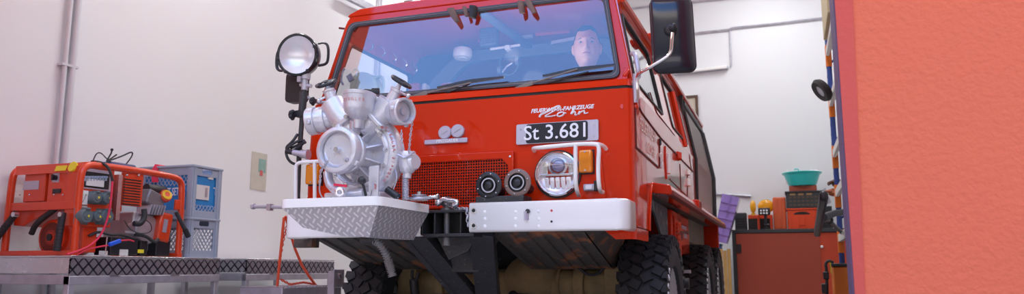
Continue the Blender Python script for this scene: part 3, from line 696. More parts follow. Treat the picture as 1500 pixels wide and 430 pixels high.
# headlight panel
a = [at(x, y, 'y', -.006) for x, y in ((757, 221), (879, 213), (889, 292), (757, 298))]
hpn = obj('headlight_panel', B().plate([(p.x, p.z) for p in a], [], XZ(-.010), .012), 'red', T, bevel=.004)
def headlight(cx, cz):
    b = B().lathe((cx, .0, cz), (0, -1, 0), [(.106, 0), (.108, .02), (.104, .034), (.098, .038), (.093, .034), (.090, .026)], 48)
    h = obj('headlight', b, 'chrome', T)
    obj('trim_ring', B().lathe((cx, -.010, cz), (0, -1, 0), [(.112, 0), (.112, .012), (.104, .012)], 48), 'blackp', h)
    obj('reflector', B().lathe((cx, 0, cz), (0, -1, 0), [(0, .004), (.05, .006), (.082, .016), (.092, .03)], 40), 'satin', h)
    obj('crossbar', B().box((cx, -.02, cz-.004), (.172, .012, .010)), 'alub', h, bevel=.002)
    b = B().lathe((cx+.002, -.008, cz+.038), (0, -1, 0), [(.048, 0), (.046, .014), (.037, .02), (.034, .014)], 32); obj('projector_ring', b, 'alub', h)
    obj('projector_lens', B().sph((cx+.002, -.012, cz+.038), .034, (1, .5, .85), 24), mat('dark_projector_glass', (.20, .17, .32), .03, 0, coat=1, spec=1), h)
    b = B()
    for k in range(5):
        x = cx - .052 + .026*k; b.box((x, -.016, cz-.040), (.021, .012, .052), Matrix.Rotation(R(15), 3, 'X'))
        b.cyl((x, -.014, cz-.03), (x, -.026, cz-.03), .007)
    obj('led_reflector', b, 'satin', h, bevel=.003)
    b = B().box((cx-.062, -.016, cz+.03), (.03, .01, .06)).box((cx+.066, -.016, cz+.03), (.03, .01, .06)); obj('side_reflector', b, 'alub', h, bevel=.004)
    obj('lens', B().lathe((cx, -.030, cz), (0, -1, 0), [(.093, 0), (.07, .010), (.04, .016), (0, .018)], 40), 'lens', h)
    return h
c = at(815.5, 254, 'y', -.035); headlight(c.x, c.z)
headlight(-c.x-.02, c.z)
# indicators
def indicator(px, py, w_, h_, par):
    p = at(px, py, 'y', -.04)
    o = obj('indicator', B().bx(p.x-w_/2, p.x+w_/2, -.055, -.012, p.z-h_/2, p.z+h_/2), 'amber', T, bevel=.010, seg=3)
    obj('indicator_base', B().bx(p.x-w_/2-.003, p.x+w_/2+.003, -.016, -.004, p.z-h_/2-.004, p.z+h_/2+.004), 'blackp', o)
    for dz in (.4, -.4): obj('screw', B().cyl((p.x, -.058, p.z+h_*dz), (p.x, -.053, p.z+h_*dz), .004, n=12), 'steel', o)
indicator(858, 236, .062, .105, T); indicator(458, 255, .075, .105, T)
p = at(865, 274, 'y', -.03); o_ = obj('marker_lamp', B().bx(p.x-.034, p.x+.026, -.035, -.008, p.z-.016, p.z+.016), 'lilac', T, bevel=.006)
obj('bulb_window', B().bx(p.x-.022, p.x+.008, -.038, -.033, p.z-.010, p.z+.010), 'whitep', o_, bevel=.003)
obj('lamp_cap', B().bx(p.x+.016, p.x+.032, -.036, -.01, p.z-.018, p.z+.03), 'black', o_, bevel=.003)
# tubular light guards
gy = -.17
def guard(pts, r=.0095): return B().tube([at(x, y, 'y', yy) for x, y, yy in pts], r, 10, smooth=3)
g = guard([(783, 221, -.02), (780, 217, -.10), (790, 216, gy), (840, 211, gy), (872, 210, gy), (878, 214, gy), (876, 240, gy), (877, 272, gy), (880, 281, -.10), (883, 281, -.06)])
G = obj('light_guard', g, 'white', T)
obj('guard_upright', guard([(843, 211, gy), (843, 245, gy), (843, 268, gy), (846, 283, -.12), (848, 286, -.05)]), 'white', G)
obj('guard_foot', guard([(866, 210, gy), (878, 211, -.12), (885, 214, -.05), (888, 218, -.02)]), 'white', G)
g = guard([(433, 292, gy), (433, 250, gy), (434, 240, gy), (441, 237, gy), (470, 236, gy), (500, 234, gy)])
G = obj('light_guard', g, 'white', T)
obj('guard_upright', guard([(461, 237, gy), (461, 262, gy), (461, 290, gy)]), 'white', G)
# horns
for px, py, yy, m_ in ((715.5, 271, -.10, 'black'), (757.5, 267, -.10, 'leather')):
    p = at(px, py, 'y', yy-.03); M['hornrim'] = M.get('hornrim') or mat('brown_grey_horn_rim', (.20, .13, .11), .4, var=.2)
    b = B().lathe((p.x, yy, p.z), (0, -1, 0), [(0, -.02), (.045, -.02), (.058, 0), (.062, .015), (.062, .025), (.056, .030), (.044, .030), (.042, .020), (.034, .020), (.032, .030), (.028, .030), (.026, .018), (.018, .018), (.016, .030), (.010, .032), (0, .034)], 40)
    h = obj('horn', b, 'black', T)
    obj('horn_rim', B().lathe((p.x, yy, p.z), (0, -1, 0), [(.063, .018), (.064, .028), (.058, .0325), (.044, .0325), (.044, .028)], 40), 'hornrim' if m_ == 'leather' else 'black', h)
    obj('horn_ring', B().lathe((p.x, yy, p.z), (0, -1, 0), [(.034, .0305), (.0345, .033), (.0285, .033), (.029, .0305)], 36), 'steel', h)
    for k in range(6):
        a_ = 2*PI*k/6 + .3; q = Vector((p.x + .053*math.cos(a_), yy-.034, p.z + .053*math.sin(a_))); obj('rivet', B().sph(q, .004, n=8), 'alub', h)
    obj('horn_neck', B().cyl((p.x+.02, yy+.02, p.z-.01), (p.x+.02, -.0, p.z-.02), .022), 'black', h)
a, c = at(700, 294, 'y', -.10), at(770, 286, 'y', -.10); obj('horn_bracket', B().bx(a.x, c.x, -.13, -.0, z1-.01, c.z), 'frame', T, bevel=.004)
# wipers
M['wip'] = mat('wiper_grey', (.22, .20, .18), .45, .3)
def wiper(pv, elbow, blade, link, lab):
    p0, p1, p2 = at_ws(*pv[0], off=-.03), at_ws(*pv[1], off=-.04), at_ws(*elbow, off=-.045)
    wp = obj('wiper', B().beam(p0, p1, .022, .012, up=(0, 1, 0)), 'wip', T, bevel=.003)
    obj('wiper_arm', B().tube([p1, p2], .0045, 8), 'wip', wp)
    a, c = at_ws(*blade[0], off=-.035), at_ws(*blade[1], off=-.035); mid = a.lerp(c, .5)
    obj('wiper_blade', B().plate([(0, -.004), ((c-a).length, -.004), ((c-a).length, .004), ((c-a).length*.55, .016), ((c-a).length*.45, .016), (0, .004)], [], lambda u, v, w: tuple(a + (c-a).normalized()*u + Vector((0, w, -.0)) + Vector((0, .2, 1))*v*.9), .008), 'black', wp)
    obj('wiper_rubber', B().beam(a+Vector((0, .006, -.004)), c+Vector((0, .006, -.004)), .004, .008, up=(0, 1, 0)), 'sealhi', wp)
    obj('wiper_link', B().tube([at_ws(*link[0], off=-.015), at_ws(*link[1], off=-.03)], .004, 6), 'black', wp)
wiper(((600, 144), (626, 136)), (690, 121), ((640, 127.5), (738, 112)), ((655, 136), (688, 123)), '')
wiper(((755, 131), (781, 121)), (846, 101), ((795, 110.5), (900, 94)), ((801, 122), (862, 105)), '')
# bonnet hinge on the right pillar, mirror arms, handle
p, q = at_ws(916, 103, -.02), at(911, 158, 'y', -.01)
obj('pillar_hinge', B().beam(at_ws(917, 100, -.02), at_ws(915, 130, -.02), .022, .02, up=(0, 1, 0)).beam(at(912, 130, 'y', .03), at(911, 160, 'y', .012), .016, .014, up=(0, 1, 0)).cyl(at_ws(921, 103, -.02), at_ws(914, 112, -.03), .010), 'red', T, bevel=.003)
# right mirror
my = .0
c = at(985, 51, 'y', my); mw, mh = .095, .178
ca_, sa_ = math.cos(R(1.5)), math.sin(R(1.5))
def mp(u, w, v): return (c.x + u*ca_ + v*sa_*-1 + 0, c.y + w + .25*u, c.z + v*ca_ + u*sa_)
MI = obj('mirror', B().plate(rrect(-mw, mw, -mh, mh, .035), [], lambda u, v, w: mp(u, w, v), .015), 'rubber', T, bevel=.006)
def dome(u, v):
    a, b2 = abs(u)/mw, abs(v)/mh; return -.050 * max(0, 1 - a**3.0)**.5 * max(0, 1 - b2**4)**.5
b = B(); nn = 32
def fdm(a, c2):
    u, v = (a*2-1)*mw*.985, (c2*2-1)*mh*.99; d = dome(u, v)
    dx = max(0, abs(u)-(mw-.037)); dz = max(0, abs(v)-(mh-.037)); L_ = math.hypot(dx, dz)
    if L_ > .035: u -= math.copysign(dx - dx*.035/L_, u); v -= math.copysign(dz - dz*.035/L_, v)
    return mp(u, d, v)
b.grid(fdm, nn, nn)
obj('mirror_shell', b, mat('smooth_black_shell', (.012, .015, .028), .22, coat=.3), MI, ang=80)
obj('mirror_glass', B().plate(rrect(-mw+.01, mw-.01, -mh+.01, mh-.01, .03), [], lambda u, v, w: mp(u, w+.015, v), .002), 'chrome', MI)
k0 = at(984, 43, 'y', my-.055); obj('ball_joint', B().sph(k0 + Vector((-.005, 0, 0)), .030, (1, .6, 1)).sph(k0+Vector((.008, -.018, .003)), .020), 'black', MI)
arm = [at(935, 145, 'y', .05), at(933, 118, 'y', .04), at(934, 108, 'y', .02), at(945, 102, 'y', -.05), at(975, 85, 'y', -.07), at(983, 77, 'y', -.075), at(984, 60, 'y', -.078), at(985, 48, 'y', -.076)]
AR = obj('mirror_arm', B().tube(arm, .0085, 12, smooth=2), 'chrome', T)
obj('arm_sleeve', B().tube([at(930, 150, 'y', .06), at(932, 108, 'y', .04)], .015, 12), 'lilac', AR)
obj('arm_foot', B().sph(at(931, 156, 'y', .07), .016, n=10).box(at(930, 150, 'y', .07), (.03, .02, .05)), 'red', AR)
# grab handle on the pillar
hnd = [at_ws(926, 78, .02), at_ws(931, 80, -.01), at_ws(934, 95, -.01), at_ws(936, 112, -.005), at_ws(933, 114, .02)]
obj('grab_handle', B().tube(hnd, .012, 10, smooth=1), 'lilac', T)
# left mirror
def pm(px, py): return at(px, py, 'y', .02)
a, c2 = pm(422, 152), pm(446, 106)
ML = obj('mirror', B().plate(rrect(a.x, c2.x+.02, a.z, c2.z, .025), [], XZ(-.01), .05), 'black', T, bevel=.012, seg=3)
obj('mirror_arm', B().tube([pm(428, 127), pm(440, 135), pm(462, 150), pm(478, 150)], .009, 8, smooth=2).tube([pm(424, 132), pm(446, 140)], .007, 8), 'steel', ML)
p = at_ws(486, 141, -.02); obj('bracket_plate', B().box(p, (.05, .01, .07)), 'lilac', T, bevel=.006)
# little pins on left pillar and lamp on the roof
obj('pillar_pin', B().cyl(at_ws(497, 41, .03), at_ws(505, 42, .03), .006), 'seam', T)
p = at(604, 3, 'y', .2); obj('beacon_socket', B().cyl((p.x, .30, 2.07), (p.x, .30, 2.12), .06).bx(p.x-.08, p.x+.05, .25, .35, 2.06, 2.095), 'black', T, bevel=.004)
p = at(978, 123, 'x', .79); obj('roof_lamp', B().box((.80, 1.62, 1.955), (.06, .10, .05)), 'red', T, bevel=.012)
obj('roof_lamp', B().box((.80, .98, 1.955), (.06, .10, .05)), 'red', T, bevel=.012)
# ------------------------------------------------------------------ cab interior
def at2(px, py, y): return at(px, py, 'y', y)
Yp = .98
arch = rpoly([(-.56, 1.1), (.62, 1.1), (.62, 1.80), (.52, 1.925), (-.36, 1.925), (-.56, 1.74)], .08)
obj('cab_partition', B().plate([(-.83, 1.03), (.82, 1.03), (.82, 1.5), (.73, 1.99), (-.73, 1.99), (-.83, 1.5)], [arch], XZ(Yp), .03), 'dark_in', T)
obj('partition_padding', B().plate(rpoly([(-.66, 1.1), (.70, 1.1), (.70, 1.83), (.56, 1.985), (-.42, 1.985), (-.66, 1.77)], .1), [rpoly([(-.56, 1.1), (.61, 1.1), (.61, 1.79), (.51, 1.915), (-.36, 1.915), (-.56, 1.73)], .08)], XZ(Yp-.035), .04), 'grey_in', T, bevel=.01)
obj('rear_compartment', B().bx(-.80, .80, 2.40, 2.43, 1.03, 1.93), 'dark_in', T)
obj('compartment_lining', B().bx(-.79, -.77, 1.33, 2.4, 1.03, 1.5).bx(.77, .79, 1.33, 2.4, 1.03, 1.5), 'dark_in', T)
obj('dashboard', B().plate([(.13, 1.46), (.30, 1.44), (.36, 1.36), (.33, 1.10), (.10, 1.05)], [], lambda u, v, w: (-.80 + w, u, v), 1.60), 'dark_in', T, bevel=.01)
obj('engine_cover', B().bx(-.22, .22, .3, 1.25, 1.03, 1.30), 'dark_in', T, bevel=.03)
obj('roof_beam', B().beam((.02, .25, 1.97), (.05, .95, 1.975), .05, .03), 'grey_in', T, bevel=.01)
# door top rails inside with hooks
for s in (-1,):
    obj('door_rail', B().beam((s*.785+.02, .2, 1.89), (s*.785+.02, 1.25, 1.89), .03, .04), 'red_in', T, bevel=.006)
    for k in range(6):
        y = .35 + .14*k; obj('coat_hook', B().tube([(-.73, y, 1.925), (-.70, y, 1.90), (-.70, y, 1.875), (-.72, y, 1.865)], .006, 6, smooth=1), 'alub', T)
def seat(x, lab):
    st = obj('seat', B().bx(x-.23, x+.23, .35, .85, 1.06, 1.20), 'dark_in', T, bevel=.04, seg=3)
    obj('backrest', B().beam((x, .80, 1.15), (x, .88, 1.62), .42, .10, up=(0, 1, 0)), 'dark_in', st, bevel=.03, seg=3)
seat(-.45, ''); seat(.50, '')
for px, py, m_ in ((609, 128, 'red_in'), (624, 128, 'whitep'), (656, 128, 'red_in')):
    p = at2(px, py+8, .9); obj('bench_cushion', B().box((p.x, .9, p.z-.02), (.075 if m_ == 'red_in' else .03, .08, .16)), m_, T, bevel=.015)
p = at2(678, 79, .8); q = obj('interior_lamp', B().lathe((p.x, .80, p.z+.028), (0, -.12, -1), [(0, 0), (.055, .0), (.06, .01), (.06, .045), (.05, .058), (.03, .060), (.03, .064), (0, .066)], 32), 'white', T)
obj('lamp_stalk', B().beam((p.x, .82, p.z+.02), (p.x, .84, 1.99), .03, .02), 'dark_in', q)
p = at2(717, 55, .7); o_ = obj('radio_speaker', B().box((p.x, .7, p.z), (.105, .07, .11)), 'grey_in', T, bevel=.012)
b = B()
for i in range(7):
    for j in range(7): b.box((p.x-.042+.014*i, .664, p.z-.042+.014*j), (.006, .004, .006))
obj('speaker_holes', b, 'blackp', o_, sm=False)
obj('speaker_stalk', B().bx(p.x-.02, p.x+.02, .7, .73, p.z+.05, 2.0), 'grey_in', o_)
obj('reading_light', B().beam(at2(718, 72, .68), at2(762, 66, .68), .014, .014).box(at2(744, 70, .67), (.03, .03, .03)), 'whitep', T, bevel=.003)
obj('light_strip', B().beam(at2(808, 63, .85), at2(846, 56, .85), .02, .02).beam(at2(756, 56, .85), at2(780, 53, .85), .02, .02), 'lilac', T)
obj('red_shelf_edge', B().beam(at2(689, 50, .88), at2(728, 45, .88), .05, .03).beam(at2(700, 59, .88), at2(728, 56, .88), .02, .03).beam(at2(760, 42, .88), at2(835, 32, .88), .04, .03).beam(at2(785, 50, .88), at2(835, 45, .88), .025, .03), 'red_in', T)
p = at2(683, 130, .22); obj('dash_sticker', B().box((p.x, .2, p.z-.01), (.055, .01, .04)), 'whitep', T)
for p_, e_ in ((Vector((-.25, .45, 1.60)), 1.6), (Vector((.30, .28, 1.58)), 1.3)):  # added fill lights that brighten the cab, not tied to any fitting
    l_ = bpy.data.lights.new('cab_fill', 'POINT'); l_.energy = e_; l_.shadow_soft_size = .06; l_.color = (1, .93, .9); lo_ = bpy.data.objects.new('cab_fill', l_); COL.objects.link(lo_); lo_.location = p_
l_ = bpy.data.lights.new('cab_fill', 'POINT'); l_.energy = 2.6; l_.shadow_soft_size = .05; l_.color = (1, .9, .82); lo_ = bpy.data.objects.new('cab_fill', l_); COL.objects.link(lo_); lo_.location = (.22, .16, 1.70)  # added fill close behind the windscreen, brightens the driver's face
# headset
hc = at2(745, 94, .7); b = B().lathe(hc, (.15, 1, .1), [(.062, -.008), (.068, 0), (.062, .008), (.060, 0), (.062, -.008)], 30)
t_ = thing('headset', 'dark headset with thin headband hanging inside the windscreen', 'headset', hc)
obj('headband', b, 'grey_in', t_); 
for dx, dz in ((-.055, -.03), (.055, .01)): obj('earcup', B().cyl(hc+Vector((dx-.01, 0, dz)), hc+Vector((dx+.012, 0, dz)), .024), 'grey_in', t_)
obj('microphone', B().tube([hc+Vector((-.03, -.02, -.05)), hc+Vector((0, -.03, -.02)), hc+Vector((.03, -.02, 0))], .006, 8), 'lilac', t_)
# steering wheel
PXW = at2(859, 71, .56).x - .03
sc = Vector((PXW, .31, 1.46)); axs = Vector((0, -.55, .83)); sw = B(); z = axs.normalized(); x_ = Vector((1, 0, 0)); y_ = z.cross(x_)
sw.tube([sc + (x_*math.cos(2*PI*k/40) + y_*math.sin(2*PI*k/40))*.20 for k in range(40)], .013, 10, closed=True)
SW = obj('steering_wheel', sw, 'grey_in', T)
b = B().cyl(sc - z*.03, sc + z*.01, .045)
for a_ in (90, 210, 330): b.tube([sc, sc + (x_*math.cos(R(a_)) + y_*math.sin(R(a_)))*.20], .010, 8)
obj('spokes', b, 'grey_in', SW); obj('steering_column', B().cyl(sc - z*.03, sc - z*.35, .025), 'dark_in', SW)
# flattened dark pieces set before the top of the windscreen
M['brown'] = mat('mottled_brown', (.16, .10, .08), .6, var=.4)
for pts, cl, lab in (([(660, 14, .022), (665, 24, .020), (670, 33, .014)], 'brown', 'brown piece at the top of the windscreen, leftmost'),
                 ([(680, 11, .012), (684, 25, .012)], 'brown', 'thin brown piece between two darker ones at the top of the windscreen'),
                 ([(693, 10, .022), (694, 20, .024), (692, 27, .020)], 'blackp', 'black rounded piece at the top of the windscreen beside the thin one'),
                 ([(762, 3, .018), (764, 12, .020), (765, 20, .016)], 'brown', 'short brown piece at the top centre of the windscreen'),
                 ([(773, 1, .018), (778, 12, .018), (783, 20, .012)], 'brown', 'long brown piece rightmost at the top of the windscreen')):
    P = [at_ws(x, y-1, -.03) for x, y, r_ in pts]
    tag(obj('dark_piece', B().tube(P, [r_ for x, y, r_ in pts], 10, flat=.45), cl), lab, 'leather tag')
# pale green canister behind the left window and small latch
gc = at2(533, 128, .35); t_ = thing('plastic_canister', 'pale green canister with side handle behind the left of the windscreen', 'canister', (gc.x, .38, 1.44))
b = B().plate(rpoly([(-.095, -.16), (.07, -.16), (.085, .02), (.045, .10), (-.03, .115), (-.085, .08)], .05), [], lambda u, v, w: (gc.x+u, .34+w, gc.z-.02+v), .10)
obj('body', b, 'green', t_, bevel=.02, seg=3)
obj('handle', B().tube([(gc.x+.05, .38, gc.z+.06), (gc.x+.10, .38, gc.z+.065), (gc.x+.115, .38, gc.z+.02), (gc.x+.105, .38, gc.z-.06)], .010, 8, smooth=2), 'green', t_)
p = at2(504, 115, .2); o_ = obj('window_crank', B().tube([at2(505, 100, .16), at2(502, 103, .16), at2(499, 118, .16), at2(503, 124, .16)], .006, 8, smooth=1).box(at2(513, 114, .16), (.03, .012, .04), Matrix.Rotation(R(-30), 3, 'Y')), 'lilac', T)

# ================================================================== PERSON
def smooth_head(c, rot):
    "a head with brow, eye sockets, nose, mouth, chin and ears; faces -y; c is the centre between the ears"
    bm = bmesh.new(); bmesh.ops.create_uvsphere(bm, u_segments=96, v_segments=72, radius=1)
    g = lambda x, z, x0, z0, sx_, sz: math.exp(-((x-x0)/sx_)**2 - ((z-z0)/sz)**2)
    for v in bm.verts:
        n_ = v.co.normalized(); x, y, z = n_
        X, Yy, Z = x*.071*max(.03, 1-z*z)**(-.13), y*.096, z*.122
        jaw = max(0, -z); X *= 1 - .15*jaw**2.2; 
        if y < 0: Yy *= 1 - .06*jaw
        else: Yy *= 1 - .30*jaw**1.2
        X *= 1 + .03*math.exp(-((Z+.02)/.04)**2)
        if y < .1:
            fw = max(0, min(1, (.1-y)*1.6)); d = 0
            d += .010*g(X, Z, 0, .028, .050, .012)                        # brow
            for s in (-1, 1):
                d -= .010*g(X, Z, s*.030, .008, .015, .010)               # sockets
                d += .0055*g(X, Z, s*.030, .006, .011, .0075)               # eyeballs
                d += .007*g(X, Z, s*.043, -.022, .018, .018)              # cheeks
                d += .004*g(X, Z, s*.009, -.030, .006, .006)              # nostrils
                d -= .004*g(X, Z, s*.028, -.050, .008, .015)
            nz = max(0, min(1, (.018 - Z)/.048)) if Z > -.031 else max(0, 1 - (-.031 - Z)/.008)
            d += (.004 + .015*nz) * math.exp(-(X/(.0075+.0035*nz))**2) * (1 if Z < .02 else math.exp(-((Z-.02)/.012)**2)) * (1 if nz > 0 else 0)
            d += .006*g(X, Z, 0, -.051, .022, .005) - .006*g(X, Z, 0, -.058, .026, .0025) + .007*g(X, Z, 0, -.065, .019, .006)
            d -= .004*g(X, Z, 0, -.077, .02, .006) + 0
            d += .011*g(X, Z, 0, -.095, .024, .016)
            Yy -= d*fw
        v.co = Vector((X, Yy, Z))
    for s in (-1, 1):
        r_ = bmesh.ops.create_uvsphere(bm, u_segments=20, v_segments=14, radius=1, matrix=Matrix.Translation((s*.0755, .008, -.006)) @ Matrix.Rotation(s*R(22), 4, 'Z') @ Matrix.Diagonal((.007, .018, .031, 1)))
    bmesh.ops.transform(bm, matrix=Matrix.Translation(c) @ rot.to_4x4(), verts=bm.verts); return bm
def skin_mesh(joints, edges, lvl=2):
    me = bpy.data.meshes.new('sk'); me.from_pydata([j[0] for j in joints], edges, []); o = bpy.data.objects.new('sk', me); COL.objects.link(o)
    o.modifiers.new('s', 'SKIN').use_smooth_shade = True
    for i, j in enumerate(joints):
        r_ = j[1]; me.skin_vertices[0].data[i].radius = r_ if isinstance(r_, tuple) else (r_, r_)
    me.skin_vertices[0].data[0].use_root = True
    q = o.modifiers.new('u', 'SUBSURF'); q.levels = lvl; q.render_levels = lvl
    bpy.context.view_layer.update(); m2 = bpy.data.meshes.new_from_object(o.evaluated_get(bpy.context.evaluated_depsgraph_get()))
    bpy.data.objects.remove(o); return m2
hc = at2(859, 70, .56); HR = Matrix.Rotation(R(12), 3, 'Z') @ Matrix.Rotation(R(-3), 3, 'X')
PX = hc.x; hc = Vector((hc.x, .57, hc.z))
PE = thing('person', 'man with short dark hair in a navy shirt sitting at the wheel behind the windscreen', 'person', (PX, .85, 1.20))
J = [((PX, .72, 1.22), (.15, .12)), ((PX, .72, 1.36), (.14, .11)), ((PX, .70, 1.48), (.15, .10)), ((PX, .67, 1.60), (.07, .06)), ((PX+.005, .63, 1.665), (.056, .056)), ((PX+.003, .60, 1.75), (.05, .05)),
     ((PX-.17, .68, 1.56), (.062, .062)), ((PX-.25, .60, 1.38), (.046, .046)), ((PX-.18, .42, 1.40), (.036, .036)), ((PX-.155, .35, 1.44), (.030, .020)),
     ((PX+.17, .68, 1.56), (.062, .062)), ((PX+.25, .60, 1.38), (.046, .046)), ((PX+.17, .42, 1.40), (.036, .036)), ((PX+.145, .35, 1.44), (.030, .020)),
     ((PX-.10, .60, 1.20), (.085, .08)), ((PX-.13, .35, 1.22), (.062, .062)), ((PX+.10, .60, 1.20), (.085, .08)), ((PX+.13, .35, 1.22), (.062, .062))]
Ed = [(0, 1), (1, 2), (2, 3), (3, 4), (4, 5), (2, 6), (6, 7), (7, 8), (8, 9), (2, 10), (10, 11), (11, 12), (12, 13), (0, 14), (14, 15), (0, 16), (16, 17)]
for s, base in ((-1, 9), (1, 13)):
    bx_ = Vector(J[base][0])
    for k in range(4):
        a0 = bx_ + Vector((s*(.020-.013*k), -.02, .012)); a1 = a0 + Vector((0, -.030, .012)); a2 = a1 + Vector((0, -.012, -.026-.002*(k % 2))); i0 = len(J)
        J += [(tuple(a0), (.011, .011)), (tuple(a1), (.0095, .0095)), (tuple(a2), (.008, .008))]; Ed += [(base, i0), (i0, i0+1), (i0+1, i0+2)]
    i0 = len(J); a0 = bx_ + Vector((-s*.028, 0, .01)); J += [(tuple(a0), (.012, .012)), (tuple(a0+Vector((-s*.006, -.03, -.012))), (.010, .010))]; Ed += [(base, i0), (i0, i0+1)]
bm = smooth_head(hc, HR); sm_ = skin_mesh(J, Ed, 2); bm.from_mesh(sm_)
bo = obj('body', bm, 'skin', PE, ang=180)
rm = bo.modifiers.new('r', 'REMESH'); rm.mode = 'VOXEL'; rm.voxel_size = .0036; rm.use_smooth_shade = True
sm2 = bo.modifiers.new('m', 'SMOOTH'); sm2.factor = .5; sm2.iterations = 2
# shirt
JS = [(J[0][0], (.165, .135)), (J[1][0], (.155, .125)), (J[2][0], (.165, .115)), ((PX, .675, 1.58), (.085, .075)), ((PX-.175, .68, 1.56), (.078, .078)), ((PX-.235, .62, 1.43), (.068, .068)), ((PX+.175, .68, 1.56), (.078, .078)), ((PX+.235, .62, 1.43), (.068, .068))]
bm = bmesh.new(); bm.from_mesh(skin_mesh(JS, [(0, 1), (1, 2), (2, 3), (2, 4), (4, 5), (2, 6), (6, 7)], 2))
sh = obj('shirt', bm, 'navy', PE, ang=180)
col_ = B()
for s in (-1, 1):
    col_.tube([(PX+s*.075, .71, 1.640), (PX+s*.074, .64, 1.638), (PX+s*.045, .585, 1.612), (PX+s*.018, .560, 1.572)], [.022, .024, .024, .012], 10, smooth=0, flat=.55)
obj('collar', col_, 'navy', sh)
# hair cap
bm = smooth_head(Vector(), Matrix.Identity(3))
dl = [v for v in bm.verts if not ((v.co.z > .072 + .006*math.sin(v.co.x*90)) or (v.co.y > .0 and v.co.z > -.045) or (v.co.y > -.038 and v.co.z > .030))]
bmesh.ops.delete(bm, geom=dl, context='VERTS')
for v in bm.verts: v.co *= 1.035; v.co.z += .004 + .003*noise.noise(v.co*60)
bmesh.ops.transform(bm, matrix=Matrix.Translation(hc) @ HR.to_4x4(), verts=bm.verts)
ho = obj('hair', bm, 'hair', PE, ang=180); q = ho.modifiers.new('s', 'SOLIDIFY'); q.thickness = .006; q.offset = -1
M['eye'] = mat('eye_white', (.42, .36, .33), .4); M['iris'] = mat('dark_iris', (.03, .04, .05), .2)
def hp_(x, y, z): return hc + HR @ Vector((x, y, z))
for s in (-1, 1):
    e_ = obj('eye', B().sph(hp_(s*.030, -.0800, .0065), .0105, (1, .95, .62), n=20), 'eye', PE); obj('iris', B().sph(hp_(s*.030, -.0885, .0065), .0048, (1, .6, 1), 12), 'iris', e_)
    obj('eyebrow', B().tube([hp_(s*.014, -.094, .022), hp_(s*.031, -.091, .027), hp_(s*.046, -.078, .022)], [.0028, .0032, .0016], 8, flat=.6), 'hair', PE)
obj('lips', B().tube([hp_(-.023, -.089, -.058), hp_(-.008, -.098, -.056), hp_(.008, -.098, -.056), hp_(.023, -.089, -.058)], [.002, .0042, .0042, .002], 8, flat=.8), mat('lips', (.50, .19, .16), .5), PE)
# ================================================================== FRONT PUMP ON ITS TRAY
def ay(px, py, y): return at(px, py, 'y', y)
TRAY = thing('pump_tray', 'white rimmed tread-plate tray sticking out in front of the truck under the pump', 'tray', (-.27, -.45, .74))
rim = B().plate(rrect(-.512, -.030, -.715, -.215, .05, 6), [], XY(.868), .037)
obj('rim', rim, 'white', TRAY, bevel=.014, seg=4)
A1, A2 = Vector((-.498, -.695, .868)), Vector((-.040, -.695, .868)); A3 = ay(434, 338, -.62); A4 = ay(541, 347, -.62); A5 = ay(606, 340, -.27); A6 = Vector((-.040, -.24, .868)); A7 = Vector((-.498, -.24, .868)); A8 = Vector((A3.x, -.27, A3.z))
A3 = ay(444, 333, -.64); AM = ay(500, 345, -.62); A5.z = A4.z; A8.z = A3.z
def quadsheet(ps, m, name, par, t=.004):
    b = B(); n_ = (ps[1]-ps[0]).cross(ps[2]-ps[0]).normalized()*t
    f = [b.bm.verts.new(p) for p in ps]; g2 = [b.bm.verts.new(p - n_) for p in ps]
    b.bm.faces.new(f); b.bm.faces.new(g2[::-1])
    for i in range(len(ps)): j = (i+1) % len(ps); b.bm.faces.new((f[j], f[i], g2[i], g2[j]))
    bmesh.ops.recalc_face_normals(b.bm, faces=b.bm.faces); return obj(name, b, m, par)
quadsheet([A1, A3, AM, A4, A2], 'treadx', 'front_apron', TRAY); quadsheet([A2, A4, A5, A6], 'tready', 'side_apron', TRAY); quadsheet([A1, A7, A8, A3], 'tready', 'side_apron', TRAY); quadsheet([AM, Vector((AM.x, -.27, AM.z)), A5, A4], 'treadx', 'tray_bottom', TRAY); quadsheet([A3, A8, Vector((AM.x, -.27, AM.z)), AM], 'treadx', 'tray_bottom', TRAY)
obj('tray_support', B().bx(-.35, -.2, -.30, -.0, .79, .86), 'frame', TRAY)
C0 = Vector((-.288, -.45, 1.118))
PU = thing('fire_pump', 'large silver centrifugal pump with round capped suction inlet on the front tray', 'pump', (C0.x, C0.y, .905))
b = B(); n1, n2 = 72, 18; rings = []
for i in range(n1+1):
    a = 2*PI*i/n1; mr = .040 + .020*(i/n1); Rm = .205 - mr - .018*max(0, math.sin(a - PI*1.5 + 2*PI*i/n1*0)) if False else .200 - mr
    a2 = -PI/2 - a + PI
    rings.append((a2, mr, Rm))
V_ = []
for a, mr, Rm in rings:
    V_.append([b.bm.verts.new((C0.x + (Rm + mr*math.cos(t))*math.cos(a), -.40 + mr*1.15*math.sin(t), C0.z - .004 + (Rm + mr*math.cos(t))*math.sin(a))) for t in [2*PI*k/n2 for k in range(n2)]])
for P_, Q_ in zip(V_, V_[1:]):
    for k in range(n2): b.bm.faces.new((P_[k], P_[(k+1) % n2], Q_[(k+1) % n2], Q_[k]))
b.lathe((C0.x, -.40, C0.z), (0, -1, 0), [(0, -.05), (.15, -.05), (.16, 0), (.158, .05), (.150, .058), (.135, .058), (.128, .040), (.09, .034), (0, .034)], 56)
bmesh.ops.recalc_face_normals(b.bm, faces=b.bm.faces)
VO = obj('volute', b, 'alu', PU, ang=50)
for k in range(12):
    a = 2*PI*k/12 + .13; q = Vector((C0.x + .143*math.cos(a), -.458, C0.z + .143*math.sin(a))); obj('bolt', B().cyl(q, q+Vector((0, -.005, 0)), .012).cyl(q+Vector((0, -.004, 0)), q+Vector((0, -.013, 0)), .0075, n=6), 'alub', VO)
